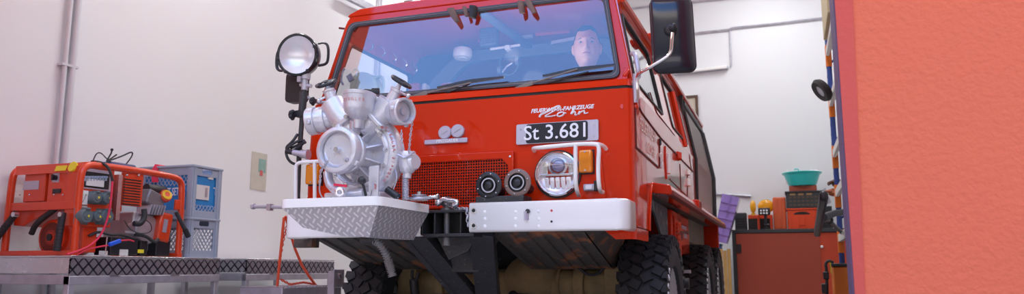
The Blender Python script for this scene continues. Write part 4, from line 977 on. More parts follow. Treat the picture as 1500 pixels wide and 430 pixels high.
for k in range(9):
    a = 2*PI*k/9 + .35; d = Vector((math.cos(a), 0, math.sin(a))); u_ = Vector((0, -1, 0)).cross(d)
    rb_ = B(); pts = [(.062, .0), (.062, -.070), (.078, -.060), (.128, -.014), (.132, 0)]
    rb_.plate(pts, [], lambda u, v, w: tuple(Vector((C0.x, -.432, C0.z)) + d*u + Vector((0, v, 0)) + u_*(w-.004)), .008); obj('rib', rb_, 'alu', VO, bevel=.002)
SU = B().lathe((C0.x, -.40, C0.z), (0, -1, 0), [(.068, .03), (.066, .12), (.072, .125), (.088, .13), (.092, .14), (.092, .158), (.084, .163), (.084, .176), (.096, .18), (.101, .190), (.101, .222), (.097, .232), (.090, .236), (.080, .236), (.077, .228), (.077, .208), (.0, .206)], 64)
SC = obj('suction_inlet', SU, 'alu', PU, ang=30)
obj('blank_cap', B().lathe((C0.x, -.40, C0.z), (0, -1, 0), [(.075, .20), (.073, .213), (.067, .216), (.063, .211), (0, .211)], 48), 'alu', SC)
obj('cap_knob', B().cyl((C0.x, -.605, C0.z), (C0.x, -.635, C0.z), .013, .011), 'alub', SC)
for a in (R(-35), R(95), R(215)): obj('lug', B().box((C0.x + .101*math.cos(a), -.60, C0.z + .101*math.sin(a)), (.022, .03, .022), Matrix.Rotation(-a, 3, 'Y')), 'alu', SC, bevel=.005)
q = Vector((C0.x + .075*math.cos(R(-40)), -.638, C0.z + .075*math.sin(R(-40)))); obj('lock_screw', B().cyl(q, q+Vector((0, -.010, 0)), .011, n=6).cyl(q, q+Vector((0, -.018, 0)), .006), 'steel', SC)
# cast lettering round the volute
b = B(); word = 'ZIEGLER GIFHORN'
for i, ch in enumerate(word):
    if ch == ' ': continue
    a = R(38 - i*5.6); m = Matrix.Translation((C0.x + .181*math.cos(a), -.455 + .0, C0.z + .181*math.sin(a))) @ ry90 @ Matrix.Rotation(a - PI/2, 4, 'Z')
    b.text(ch, m, .017, .0035)
obj('cast_lettering', b, 'castred', VO)
def fit(name, p, ax, prof, m='alu', par=PU, n=40): return obj(name, B().lathe(p, ax, prof, n), m, par, ang=32)
# left valve
yv = -.42
L0, L1, L2 = ay(522, 196, yv), ay(497, 168, yv), ay(479, 128, yv-.02)
obj('branch_pipe', B().tube([L0, ay(508, 180, yv), L1, ay(488, 152, yv)], [.062, .056, .054, .030], 24, smooth=2), 'alu', PU)
axl = (L2 - ay(489, 156, yv)).normalized(); P0 = ay(491, 160, yv)
LV = fit('valve_bonnet', P0, axl, [(.0, -.03), (.052, -.03), (.055, .0), (.050, .018), (.040, .030), (.026, .038), (.024, .085), (.028, .088), (.028, .097), (.012, .10), (.008, .13), (0, .13)])
def handwheel(p, axis, r_, par):
    z = Vector(axis).normalized(); x = z.orthogonal().normalized(); y = z.cross(x); w_ = B(); N_ = 50
    w_.tube([p + (x*math.cos(2*PI*k/N_) + y*math.sin(2*PI*k/N_))*(r_*(1 + .07*math.cos(5*2*PI*k/N_))) for k in range(N_)], .0085, 10, closed=True)
    for k in range(5): w_.tube([p + z*.004, p + (x*math.cos(2*PI*k/5) + y*math.sin(2*PI*k/5))*r_*.98], .0055, 8)
    w_.cyl(p - z*.012, p + z*.010, .012); return obj('handwheel', w_, 'black', par)
wl = P0 + axl*.128; handwheel(wl, (axl + Vector((.15, -.45, .2))), .042, LV)
cl = Vector((-.97, -.20, -.16)).normalized(); PL = ay(482, 173, yv)
LC = fit('hose_coupling', PL, cl, [(.045, -.05), (.048, .01), (.058, .012), (.060, .018), (.060, .048), (.055, .050), (.055, .058), (.063, .060), (.064, .095), (.060, .10), (.052, .10), (.050, .09), (0, .088)])
for k in range(3):
    z = cl; x = z.orthogonal().normalized(); y = z.cross(x); a = 2*PI*k/3+.5; d = x*math.cos(a)+y*math.sin(a); obj('lug', B().box(PL + z*.075 + d*.064, (.02, .02, .02)), 'alu', LC, bevel=.005)
# right valve
R0, R1 = ay(535, 192, yv), ay(560, 168, yv)
obj('branch_pipe', B().tube([R0, ay(548, 180, yv), R1, ay(573, 150, yv)], [.060, .056, .054, .030], 24, smooth=2), 'alu', PU)
Q0 = ay(566, 160, yv); Q1 = ay(588, 119, yv); axr = (Q1 - Q0).normalized()
RV = fit('valve_bonnet', Q0, axr, [(.0, -.03), (.052, -.03), (.056, .0), (.052, .018), (.042, .030), (.027, .040), (.025, .088), (.029, .092), (.029, .104), (.012, .106), (.008, .13), (0, .13)])
handwheel(Q0 + axr*.140, axr + Vector((.1, -.05, 0)), .044, RV)
obj('side_knob', B().cyl(ay(587, 134, yv-.02), ay(595, 139, yv-.03), .006).sph(ay(598, 140, yv-.03), .011, n=12), 'alub', RV)
obj('side_knob', B().cyl(ay(476, 142, yv-.02), ay(469, 146, yv-.03), .006).sph(ay(467, 147, yv-.03), .010, n=12), 'alub', LV)
cr_ = Vector((.93, -.36, -.06)).normalized(); PR = ay(575, 165, yv)
RC = fit('hose_coupling', PR, cr_, [(.045, -.05), (.048, .01), (.056, .012), (.058, .018), (.058, .045), (.053, .047), (.053, .052), (.061, .054), (.062, .085), (.059, .09), (.052, .09), (.049, .085), (.049, .058), (0, .056)])
obj('blank_cap', B().lathe(PR, cr_, [(.044, .056), (.042, .066), (.018, .068), (.016, .078), (0, .080)], 32), 'steel', RC)
for k in range(3):
    z = cr_; x = z.orthogonal().normalized(); y = z.cross(x); a = 2*PI*k/3+.2; d = x*math.cos(a)+y*math.sin(a); obj('lug', B().box(PR + z*.07 + d*.061, (.02, .02, .02)), 'alu', RC, bevel=.005)
chain('cap_chain', [ay(604, 178, -.50), ay(601, 200, -.48), ay(599, 224, -.45)], .0022, 'steel', PU); chain('cap_chain', [ay(588, 192, -.45), ay(589, 208, -.45), ay(591, 224, -.45)], .0022, 'steel', PU)
chain('cap_chain', [ay(480, 236, -.66), ay(470, 250, -.62), ay(468, 270, -.60)], .0022, 'steel', PU)
# bonnet flanges
for s, pa, pb in ((-1, (497, 186), (513, 173)), (1, (541, 166), (562, 188))):
    a, c = ay(*pa, yv-.055), ay(*pb, yv-.055); o_ = obj('flange', B().beam(a, c, .022, .05, up=(0, 1, 0)), 'alu', PU, bevel=.006)
    for q in (a, c): obj('bolt', B().cyl(q + Vector((0, -.02, 0)), q + Vector((0, -.042, 0)), .010, n=6), 'alub', o_)
# priming cup
cc = ay(523, 150, -.52); b = B().lathe((0, 0, 0), (0, 0, 1), [(0, -.105), (.022, -.105), (.024, -.07), (.034, -.060), (.060, -.040), (.068, -.02), (.069, .030), (.072, .034), (.072, .046), (.064, .050), (0, .050)], 44)
bmesh.ops.transform(b.bm, matrix=Matrix.Translation(cc + Vector((0, .02, -.004))) @ Matrix.Diagonal((.93, 1.25, 1.05, 1)), verts=b.bm.verts)
CU = obj('priming_cup', b, 'alu', PU, ang=35)
b = B()
for i, ch in enumerate('ZIEGLER'):
    a = R(-90 + (i-3)*13 + 14); m = Matrix.Translation((cc.x + .0655*math.cos(a), cc.y + .02 + .0885*math.sin(a), cc.z+.002)) @ Matrix.Rotation(a + PI/2, 4, 'Z') @ ry90
    b.text(ch, m, .019, .001)
obj('cup_lettering', b, 'castred', CU)
obj('cup_arm', B().beam(ay(540, 142, -.44), ay(566, 153, -.40), .05, .03), 'alu', PU, bevel=.008)
obj('lever', B().beam(ay(533, 133, -.42), ay(556, 135, -.40), .020, .018).beam(ay(544, 131, -.41), ay(556, 131, -.40), .014, .014), 'black', PU, bevel=.005)
obj('neck_pipe', B().cyl(ay(520, 176, -.50), ay(520, 196, -.48), .025), 'alu', PU)
# primer fitting on the right
pf = ay(597, 236, -.42); b = B().lathe(pf, (0, 0, 1), [(0, .045), (.034, .042), (.037, .030), (.038, -.02), (.032, -.045), (.020, -.055), (.018, -.07), (.018, -.075), (0, -.075)], 32)
PF = obj('primer_fitting', b, 'alu', PU); obj('boss', B().lathe(pf + Vector((.02, 0, -.005)), (.93, -.3, 0), [(.036, 0), (.036, .018), (.030, .026), (0, .027)], 28), 'alu', PF)
obj('clamp', B().tube([ay(583, 226, -.46), ay(592, 231, -.46), ay(602, 226, -.46), ay(606, 222, -.44)], .005, 8), 'steel', PF)
b = B(); t0, t1 = ay(594, 256, -.42), ay(594, 292, -.42)
b.cyl(t0, t1, .013)
for k in range(14): b.lathe(t0.lerp(t1, k/14), t1-t0, [(.012, 0), (.017, .003), (.012, .006)], 16)
obj('threaded_rod', b, 'steel', PF)
fo = ay(614, 291, -.36); o_ = obj('foot_clamp', B().lathe(fo, (0, 0, 1), [(0, -.006), (.040, -.006), (.042, 0), (.040, .004), (.026, .006), (.026, .012), (.034, .014), (.034, .018), (0, .018)], 30).beam(fo + Vector((-.07, 0, .004)), fo + Vector((.06, 0, .004)), .02, .012), 'steel', PU)
obj('bolt', B().cyl(fo + Vector((.05, 0, .006)), fo + Vector((.085, 0, .006)), .008).cyl(fo + Vector((.085, 0, .006)), fo + Vector((.095, 0, .006)), .013, n=6).cyl(fo + Vector((0, 0, .015)), fo + Vector((0, 0, .032)), .010, n=6), 'alub', o_)
obj('drain_plug', B().cyl(ay(567, 277, -.46), ay(583, 288, -.46), .016), 'black', PU)
obj('locking_wire', B().tube([ay(583, 288, -.46), ay(577, 295, -.45), ay(566, 296, -.45)], .003, 6, smooth=1).tube([ay(579, 248, -.44), ay(582, 262, -.45), ay(574, 282, -.46)], .003, 6, smooth=2).tube([ay(470, 262, -.55), ay(467, 278, -.55), ay(472, 290, -.54), ay(482, 293, -.52)], .003, 6, smooth=2), 'steel', PU)
# gear housing under the suction
obj('lower_pipe', B().tube([ay(480, 252, -.56), ay(482, 268, -.57), ay(490, 277, -.58), ay(502, 282, -.60)], [.020, .022, .022, .020], 16, smooth=1), 'alu', PU)
obj('pipe_end', B().lathe(ay(498, 281, -.60), (.45, -.9, -.1), [(.020, -.01), (.021, .014), (.016, .018), (.010, .018), (.010, .004), (0, .004)], 20), 'alub', PU)
obj('red_tape', B().beam(ay(489, 270, -.60), ay(508, 272, -.61), .004, .010), 'strap', PU)
obj('cross_pipe', B().cyl(ay(505, 286, -.52), ay(532, 282, -.50), .022), 'alu', PU)
lp = [ay(541, 243, -.545), ay(555, 242, -.545), ay(554, 293, -.545), ay(540, 293, -.545)]
LPp = obj('lever_plate', B().plate([(p.x, p.z) for p in lp], [[(lp[3].x+.006, lp[3].z+.012), (lp[3].x+.016, lp[3].z+.012), (lp[3].x+.016, lp[3].z+.045)]], XZ(-.548), .010), 'alu', PU, bevel=.002)
m = Matrix.Translation((lp[2].x-.012, -.551, (lp[1].z+lp[2].z)/2 - .015)) @ ry90 @ Matrix.Rotation(PI/2, 4, 'Z'); obj('plate_lettering', B().text('AUF', m, .013, .0005), 'redp', LPp)
LE = obj('ball_lever', B().tube([ay(530, 265, -.60), ay(533, 274, -.585), ay(536, 286, -.565)], .006, 8), 'blackp', PU); obj('ball', B().sph(ay(530, 264, -.60), .018), 'black', LE)
obj('pump_foot', B().bx(C0.x-.14, C0.x+.14, -.50, -.32, .905, .95), 'alu', PU, bevel=.008)

# ================================================================== SEARCHLIGHT
gl = ay(435, 80, -.10); ax = Vector((.16, -.98, -.10)).normalized()
SL = thing('searchlight', 'round black searchlight with silver reflector raised on a pole at the truck front corner', 'searchlight', (-.86, -.06, .80))
HD = obj('lamp_head', B().lathe(gl, ax, [(0, -.125), (.05, -.12), (.085, -.10), (.108, -.06), (.114, -.02), (.116, .0), (.110, .010), (.104, .010), (.102, 0)], 56), mat('gloss_black_housing', (.010, .012, .018), .25, coat=.3), SL)
obj('reflector', B().lathe(gl, ax, [(0, -.07), (.04, -.062), (.075, -.035), (.100, .0)], 56), mat('satin_reflector', (.88, .86, .90), .35, .7), HD)
obj('lens', B().lathe(gl, ax, [(.103, .004), (.06, .010), (0, .013)], 56), 'lens', HD)
z = ax; x = Vector((0, 0, 1)).cross(z).normalized(); y = z.cross(x)
for a in (R(20), R(-55), R(190), R(235)): d = x*math.cos(a)+y*math.sin(a); obj('lens_clip', B().box(gl + d*.108 + z*.006, (.016, .016, .016)), 'black', HD, bevel=.004)
ah = [ay(466, 64, -.04), ay(474, 62, -.02), ay(481, 66, -.02), ay(481, 86, -.02), ay(478, 94, -.02), ay(466, 96, -.04)]
obj('handle', B().tube(ah, .0085, 8, smooth=2, flat=.7), 'black', HD)
ah = [ay(411, 72, -.08), ay(406, 78, -.08), ay(405, 98, -.08), ay(409, 104, -.08), ay(418, 103, -.09)]
obj('handle', B().tube(ah, .0085, 8, smooth=2, flat=.7), 'black', HD)
PO = obj('pole', B().tube([ay(446, 128, -.06), ay(438, 230, -.06), ay(436, 292, -.06)], .013, 14).cyl(ay(445, 135, -.06), ay(442, 168, -.06), .020), 'frame', SL)
obj('swivel_joint', B().cyl(ay(447, 113, -.06), ay(446, 132, -.06), .017).cyl(ay(448, 108, -.06), ay(447, 116, -.06), .026).cyl(ay(440, 124, -.06), ay(456, 126, -.06), .010).box(ay(439, 116, -.08), (.02, .02, .03)), 'steel', SL)
def knob(px, py, r_, par):
    p = ay(px, py, -.10); b = B().cyl(p, ay(px+12, py-2, -.06), .008)
    for k in range(5): a = 2*PI*k/5; b.sph(p + Vector((0, math.cos(a)*.6*r_, math.sin(a)*.8*r_)), r_*.55, n=10)
    b.cyl(p + Vector((-.012, 0, 0)), p + Vector((.012, 0, 0)), r_*.8); obj('clamp_knob', b, 'black', par)
knob(428, 168, .022, SL); knob(458, 148, .018, SL)
obj('pole_clamp', B().box(ay(441, 167, -.06), (.05, .05, .035)).box(ay(440, 224, -.06), (.06, .05, .03)), 'black', SL, bevel=.005)
obj('cable', B().tube([ay(436, 196, -.08), ay(428, 208, -.10), ay(418, 216, -.10), ay(424, 224, -.09), ay(440, 214, -.09), ay(448, 205, -.08), ay(436, 206, -.08), ay(424, 214, -.11), ay(418, 221, -.10), ay(422, 234, -.10), ay(430, 240, -.08), ay(437, 240, -.07)], .0075, 8, smooth=2).tube([ay(448, 208, -.09), ay(436, 212, -.09), ay(426, 217, -.09)], .007, 8, smooth=1), 'black', SL)
obj('plug', B().cyl(ay(420, 221, -.10), ay(430, 223, -.10), .014), 'black', SL); obj('connector', B().cyl(ay(430, 223, -.10), ay(441, 225, -.10), .015).cyl(ay(441, 225, -.10), ay(449, 226, -.10), .021).cyl(ay(449, 226, -.10), ay(452, 226, -.10), .026), 'steel', SL)
a, c = ay(370, 302, .10), ay(414, 304, .10)
o_ = obj('side_rod', B().cyl(a, c + Vector((.2, 0, -.005)), .010), 'steel', T); obj('clamp', B().box(a.lerp(c, .58), (.025, .03, .035)).cyl(a + Vector((-.005, 0, 0)), a + Vector((.014, 0, 0)), .016, n=6), 'steel', o_)

# ================================================================== ALUMINIUM WORK TABLES
TX = -2.45; TT = .695
def table(y0, y1, label):
    t = thing('work_table', label, 'table', (TX-.33, (y0+y1)/2, 0), 'aluminium work tables by the left wall')
    x0 = WL + .06
    obj('tabletop', B().bx(x0, TX+.0, y0, y1, TT-.012, TT-.0), 'alub', t, bevel=.003)
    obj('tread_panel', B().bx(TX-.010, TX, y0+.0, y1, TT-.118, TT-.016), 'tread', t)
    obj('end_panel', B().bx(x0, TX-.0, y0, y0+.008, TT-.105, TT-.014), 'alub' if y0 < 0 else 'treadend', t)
    obj('rail', B().bx(TX-.045, TX+.002, y0, y1, TT-.170, TT-.120), 'steel', t, bevel=.003)
    obj('end_rail', B().bx(x0, TX, y0, y0+.04, TT-.170, TT-.112), 'steel', t, bevel=.003)
    for x in (x0+.03, TX-.022):
        for y in (y0+.022, y1-.022): obj('leg', B().bx(x-.02, x+.02, y-.02, y+.02, 0, TT-.165), 'steel', t, bevel=.003)
    for y in (y0+.28, y0+.78):
        if y < y1: obj('latch', B().bx(TX, TX+.006, y, y+.08, TT-.124, TT-.116), 'alub', t)
    return t
table(-.02, 1.24, 'long aluminium table with dark tread-plate edge carrying the orange generator')
table(1.54, 2.76, 'aluminium table with dark tread-plate edge, empty, the one nearer the truck')

# ================================================================== GENERATOR
GX0, GX1, GY0, GY1 = -3.06, -2.49, .03, .86; gz = TT
G = thing('power_generator', 'orange-red portable generator in a tubular frame standing on the near table', 'generator', ((GX0+GX1)/2, .43, gz))
def gxp(px, py, x=-2.47): return at(px, py, 'x', x)
for x in (GX0, GX1):
    pts = [(x, GY0, gz+.02), (x, GY0, gz+.46), (x, GY0+.015, gz+.53), (x, GY0+.09, gz+.555), (x, GY1-.10, gz+.555), (x, GY1-.015, gz+.53), (x, GY1, gz+.45), (x, GY1, gz+.02)]
    obj('frame_tube', B().tube(pts, .0215, 14, smooth=2), 'redgen', G)
b = B().plate([(GY0-.0, gz+.50), (GY0+.02, gz+.56), (GY0+.10, gz+.575), (GY0+.10, gz+.56), (GY0+.03, gz+.545), (GY0+.01, gz+.50)], [], lambda u, v, w: (GX0+w, u, v), GX1-GX0)
obj('front_hood', b, 'redgen', G)
for (u0, u1, m_) in ((.62, .78, 'yel'), ): obj('warning_label', B().box((GX0 + (GX1-GX0)*.70, GY0+.005, gz+.528), (.09, .002, .035), Matrix.Rotation(R(-18), 3, 'X')), 'yel', G)
obj('round_sticker', B().cyl((GX1-.075, GY0+.0, gz+.535), (GX1-.075, GY0+.012, gz+.531), .032), 'yel', G)
obj('cross_bar', B().bx(GX0, GX1, GY0-.005, GY0+.012, gz+.275, gz+.325), 'redgen', G, bevel=.003)
for y in (GY0, GY1): obj('skid_bar', B().bx(GX0-.02, GX1+.02, y-.02, y+.02, gz, gz+.03), 'redgen', G, bevel=.004)
def gy_(px, py, y=GY0+.03): return at(px, py, 'y', y)
a, c = gy_(35, 296), gy_(70, 252); CB = obj('control_box', B().bx(a.x, c.x, .05, .30, a.z, c.z), 'redgen', G, bevel=.005)
a, c = gy_(71, 296), gy_(110, 250); CB2 = obj('control_box', B().bx(a.x, c.x+.03, .045, .28, a.z-.02, c.z+.02), 'redgen', G, bevel=.005)
a, c = gy_(34, 278, .05), gy_(58, 264, .05); obj('rating_plate', B().bx(a.x, c.x, .046, .05, a.z, c.z), 'lilac', CB)
a, c = gy_(77, 267, .045), gy_(88, 252, .045); SWI = obj('rotary_switch', B().bx(a.x, c.x, .040, .045, a.z, c.z), 'lilac', CB2); q = gy_(82, 260, .04); obj('switch_knob', B().cyl((q.x, .042, q.z), (q.x, .02, q.z), .016).box((q.x, .016, q.z), (.010, .012, .035)), 'black', SWI)
a, c = gy_(77, 252, .045), gy_(93, 247, .045); obj('small_label', B().bx(a.x, c.x, .041, .045, a.z, c.z), 'lilac', CB2)
a, c = gy_(78, 283, .045), gy_(90, 276, .045); obj('hour_meter', B().bx(a.x, c.x, .036, .045, a.z, c.z), 'black', CB2, bevel=.002)
for px in (29, 43, 79, 92): q = gy_(px, 285, .04); obj('screw', B().sph((q.x, .04, q.z), .006, n=8), 'alub', CB2 if px > 70 else CB)
# duct below
a, c, d_, e_ = gy_(20, 330), gy_(20, 300), gy_(84, 300), gy_(34, 331); obj('air_duct', B().plate([(a.x, a.z), (c.x, c.z), (d_.x, d_.z), (d_.x-.04, d_.z-.02), (e_.x, e_.z)], [], XZ(.06), .22), 'redgen', G, bevel=.004)
fc = gy_(73, 347, .07); FN = obj('fan_housing', B().lathe((fc.x, .10, fc.z), (0, -1, 0), [(0, -.2), (.11, -.2), (.112, 0), (.108, .018), (.092, .024), (.088, .020), (.028, .026), (.026, .03), (.018, .03), (.018, .02), (0, .02)], 44), 'redgen', G)
b = B()
for k in range(-8, 9):
    h_ = math.sqrt(max(0, .088**2 - (k*.0105)**2)); b.box((fc.x + k*.0105, .075, fc.z), (.0035, .003, 2*h_)).box((fc.x, .0745, fc.z + k*.0105), (2*h_, .003, .0035))
obj('fan_grille', b, mat('dark_red_wire', (.25, .03, .015), .5), FN, sm=False)
obj('grille_shadow_plate', B().lathe((fc.x, .076, fc.z), (0, -1, 0), [(.090, 0), (.028, 0)], 36), 'blackp', FN); obj('hub', B().cyl((fc.x, .07, fc.z), (fc.x, .062, fc.z), .022), 'blackp', FN)
obj('side_duct', B().plate([(fc.x+.06, gz+.02), (GX1-.02, gz+.02), (GX1-.02, gz+.28), (fc.x+.10, gz+.28), (fc.x+.02, gz+.20)], [], XZ(.10), .10), 'redgen', G, bevel=.004)
obj('air_hose', B().tube([gy_(88, 300, .05), gy_(70, 314, .05), gy_(52, 328, .05), gy_(46, 342, .06)], .017, 12, smooth=2), 'rubber', G)
for pa, pb in (((92, 311), (83, 367)), ((24, 311), (-8, 352))):
    h_ = obj('grip_handle', B().cyl(gy_(*pa, .0), gy_(*pb, -.02), .020), 'rubber', G)
    for k in range(7): q = gy_(*pa, .0).lerp(gy_(*pb, -.02), .35 + .09*k); obj('grip_ring', B().lathe(q, gy_(*pb, -.02)-gy_(*pa, .0), [(.019, -.006), (.0225, 0), (.019, .006)], 16), 'rubber', h_)
    q = gy_(*pa, .0); obj('pivot', B().cyl(q + Vector((0, -.022, -.012)), q + Vector((0, .01, -.012)), .015), 'alub', h_)
# electrical panel on the long side
a, c = gxp(116, 330), gxp(172, 246); EP = obj('socket_panel', B().bx(-2.60, -2.49, a.y, c.y, a.z, c.z-.01), 'redgen', G, bevel=.003)
def gbox(name, p0, p1, x0, x1, m_, par, bev=0):
    a, c = gxp(*p0, x1), gxp(*p1, x1); return obj(name, B().bx(x0, x1, a.y, c.y, min(a.z, c.z), max(a.z, c.z)), m_, par, bevel=bev)
BK = gbox('breaker_box', (118, 275), (164, 251), -2.49, -2.484, 'lilac', EP)
gbox('breaker_recess', (121, 273), (161, 255), -2.486, -2.482, 'blackp', BK)
b = B()
for k in range(8): a = gxp(124+4.4*k, 261, -2.476); b.box((-2.478, a.y, a.z), (.014, .012, .03)).box((-2.468, a.y, a.z+.008), (.012, .008, .010))
obj('breaker', b, 'bluegrey', BK); gbox('breaker_label', (127, 271), (153, 264), -2.482, -2.472, 'paper', BK)
MT = gbox('voltmeter', (118, 299), (130, 279), -2.49, -2.476, 'paper', EP, .002); a = gxp(124, 291, -2.475)
obj('scale', B().tube([gxp(119, 290, -2.474), gxp(121, 285, -2.474), gxp(125, 283, -2.474), gxp(128, 285, -2.474)], .002, 6), 'green', MT)
obj('needle', B().beam(gxp(121, 296, -2.474), gxp(126, 285, -2.474), .002, .001), 'blackp', MT)
gbox('small_label', (119, 303), (128, 301), -2.49, -2.486, 'paper', EP)
for px, py, r_ in ((139, 289, .036), (155, 290, .036), (124, 316, .045), (141, 317, .030), (155, 317, .045)):
    p = gxp(px, py, -2.46); s_ = obj('socket', B().lathe((-2.49, p.y, p.z), (1, 0, 0), [(r_*1.05, 0), (r_*1.05, .012), (r_, .016), (r_*.96, .045), (r_*.85, .052), (r_*.5, .052), (r_*.45, .058), (0, .058)], 28), 'socket', EP)
    obj('socket_flange', B().box((-2.488, p.y, p.z), (.006, r_*2.2, r_*2.2)), 'socket', s_, bevel=.006)
    obj('hinge_cap', B().box((-2.455, p.y-.0, p.z+r_*.95), (.05, r_*.7, .014)), 'socket', s_, bevel=.004); obj('yellow_mark', B().box((-2.431, p.y+.004, p.z), (.002, .010, .012), Matrix.Rotation(R(30), 3, 'X')), 'yel', s_)
# divider sheet, louvred cover, engine
gbox('divider_sheet', (169, 322), (180, 256), -2.62, -2.485, 'alub', G)
LV_ = gbox('louvred_cover', (181, 300), (211, 255), -2.53, -2.49, 'redgen', G, .004)
b = B(); 
for k in range(10):
    y0_, y1_ = gxp(184, 280).y, gxp(209, 280).y
    zz = gxp(196, 263.5+4.0*k, -2.488).z; b.box((-2.489, (y0_+y1_)/2, zz), (.004, (y1_-y0_), .007))
obj('louver_slots', b, 'blackp', LV_)
for px in (186, 203): q = gxp(px, 256, -2.485); obj('screw', B().sph(q, .008, n=10), 'alub', LV_)
EN = obj('engine_block', B().box((-2.70, .66, gz+.17), (.26, .26, .26)).cyl((-2.62, .62, gz+.18), (-2.53, .62, gz+.18), .10), 'steel', G, bevel=.012)
a = gxp(226, 292, -2.52); obj('cylinder_head', B().box((-2.55, a.y, a.z), (.10, .15, .10), Matrix.Rotation(R(-18), 3, 'X')), mat('dark_cast_metal', (.25, .26, .29), .4, .6, bump=.3), EN, bevel=.010)
b = B()
for k in range(6): b.box((-2.54, a.y-.06+.024*k, a.z-.07), (.11, .006, .07), Matrix.Rotation(R(-18), 3, 'X'))
obj('cooling_fins', b, 'steel', EN)
a = gxp(243, 286, -2.50); obj('recoil_cap', B().lathe(a, (1, -.3, .4), [(0, .02), (.020, .02), (.022, .012), (.040, .010), (.044, 0), (.044, -.02)], 28), 'redgen', EN); obj('yellow_ring', B().lathe(a, (1, -.3, .4), [(.018, .0205), (.018, .022), (.034, .0185), (.034, .008)], 28), 'yellow', EN)
a = gxp(240, 330, -2.5); TK = obj('air_filter_box', B().box((-2.53, a.y+.01, gz+.20), (.08, .11, .20), Matrix.Rotation(R(-8), 3, 'X')), 'redgen', G, bevel=.015); obj('spec_sticker', B().box((-2.488, a.y+.0, gz+.21), (.003, .035, .09), Matrix.Rotation(R(-8), 3, 'X')), 'lilac', TK)
obj('muffler', B().cyl(gxp(214, 276, -2.56), gxp(240, 280, -2.56), .035), 'frame', G)
b = B(); P = [gxp(196, 327, -2.48), gxp(206, 328, -2.47), gxp(212, 318, -2.47), gxp(211, 306, -2.48)]
P2 = [P[0]]; b.tube(P, .018, 12, smooth=2); obj('ribbed_hose', b, 'rubber', G)
obj('pull_wire', B().tube([gxp(182, 322, -2.47), gxp(190, 336, -2.46), gxp(205, 342, -2.46), gxp(222, 340, -2.46), gxp(222, 328, -2.46), gxp(214, 322, -2.46)], .003, 6, smooth=2), 'blackp', G)
BT = gbox('battery', (161, 373), (203, 348), -2.62, -2.485, 'black', G, .006); gbox('battery', (205, 374), (217, 352), -2.62, -2.50, 'black', G, .006)
gbox('fuel_cock', (228, 374), (250, 352), -2.6, -2.50, 'black', G, .006)
gbox('paper_tag', (175, 374), (188, 365), -2.485, -2.482, 'paper', BT); gbox('paper_tag', (145, 373), (158, 367), -2.485, -2.482, 'paper', G)
gbox('yellow_tag', (202, 370), (211, 365), -2.48, -2.476, 'yel', G)
obj('dipstick', B().cyl(gxp(154, 372, -2.47), gxp(157, 347, -2.47), .004), 'alub', G)
obj('mount_bar', B().beam(gxp(182, 339, -2.49), gxp(217, 342, -2.49), .014, .014), 'steel', G)
obj('frame_bracket', B().box((GX1, GY1-.03, gz+.36), (.02, .06, .07)), 'redgen', G, bevel=.005); q = gxp(259, 313, -2.47); obj('bracket_bolt', B().sph(q, .012, n=10), 'alub', G)
obj('grip_handle', B().cyl(gxp(258, 310, -2.44), gxp(271, 336, -2.40), .014).cyl(gxp(271, 336, -2.40), gxp(276, 346, -2.40), .018), 'rubber', G)
obj('lower_wires', B().tube([gxp(130, 345, -2.5), gxp(145, 338, -2.49), gxp(160, 344, -2.49), gxp(180, 343, -2.49), gxp(196, 350, -2.49)], .008, 8, smooth=2).tube([gxp(198, 343, -2.48), gxp(214, 345, -2.48), gxp(226, 355, -2.48), gxp(232, 350, -2.48)], .012, 8, smooth=2), 'rubber', G)
tag(obj('red_cable', B().tube([gxp(165, 262, -2.44), gxp(163, 290, -2.42), gxp(158, 320, -2.42), gxp(148, 345, -2.42), gxp(132, 360, -2.42), gxp(112, 368, -2.40), gxp(98, 372, -2.38)], .006, 8, smooth=2), 'strap'), 'long red cable hanging in a curve over the generator sockets', 'cable')
t_ = thing('jump_lead', 'red cable with blue plug lying in front of the generator battery', 'cable', gxp(150, 373, -2.42))
obj('lead', B().tube([gxp(112, 373, -2.41), gxp(130, 364, -2.42), gxp(150, 360, -2.43), gxp(158, 359, -2.43)], .005, 8, smooth=2).tube([gxp(176, 352, -2.43), gxp(190, 351, -2.44), gxp(196, 353, -2.44)], .005, 8), 'strap', t_)
obj('plug', B().beam(gxp(160, 358, -2.42), gxp(176, 352, -2.42), .02, .024), mat('bright_blue_plug', (.02, .12, .75), .4), t_, bevel=.004)
tag(obj('black_cable', B().tube([gxp(135, 236, -2.6), gxp(150, 238, -2.47), gxp(158, 244, -2.45), gxp(163, 255, -2.44), gxp(165, 266, -2.44)], .009, 8, smooth=2), 'rubber'), 'thick black cable coming over the top tube of the generator', 'cable')
tag(obj('wire_bundle', B().tube([gxp(136, 236, -2.70), gxp(141, 224, -2.7), gxp(148, 223, -2.7), gxp(156, 232, -2.7), gxp(164, 238, -2.7)], .004, 6, smooth=2).tube([gxp(156, 236, -2.7), gxp(163, 224, -2.7), gxp(164, 219, -2.7)], .005, 6).tube([gxp(157, 236, -2.7), gxp(180, 228, -2.7), gxp(194, 221, -2.7), gxp(194, 228, -2.7), gxp(184, 241, -2.7)], .005, 6, smooth=2).tube([gxp(158, 235, -2.7), gxp(171, 226, -2.7)], .005, 6).sph(gxp(164, 219, -2.7), .010, n=8), 'rubber'), 'tangle of thin black wires sticking up on top of the generator', 'wires')
a = gxp(174, 238, -2.74); tag(obj('control_pendant', B().box((-2.74, a.y, gz+.600), (.10, .22, .05)), mat('dark_violet_plastic', (.06, .06, .16), .5), bevel=.015, seg=3), 'dark violet-grey plastic unit lying on top of the generator', 'device')

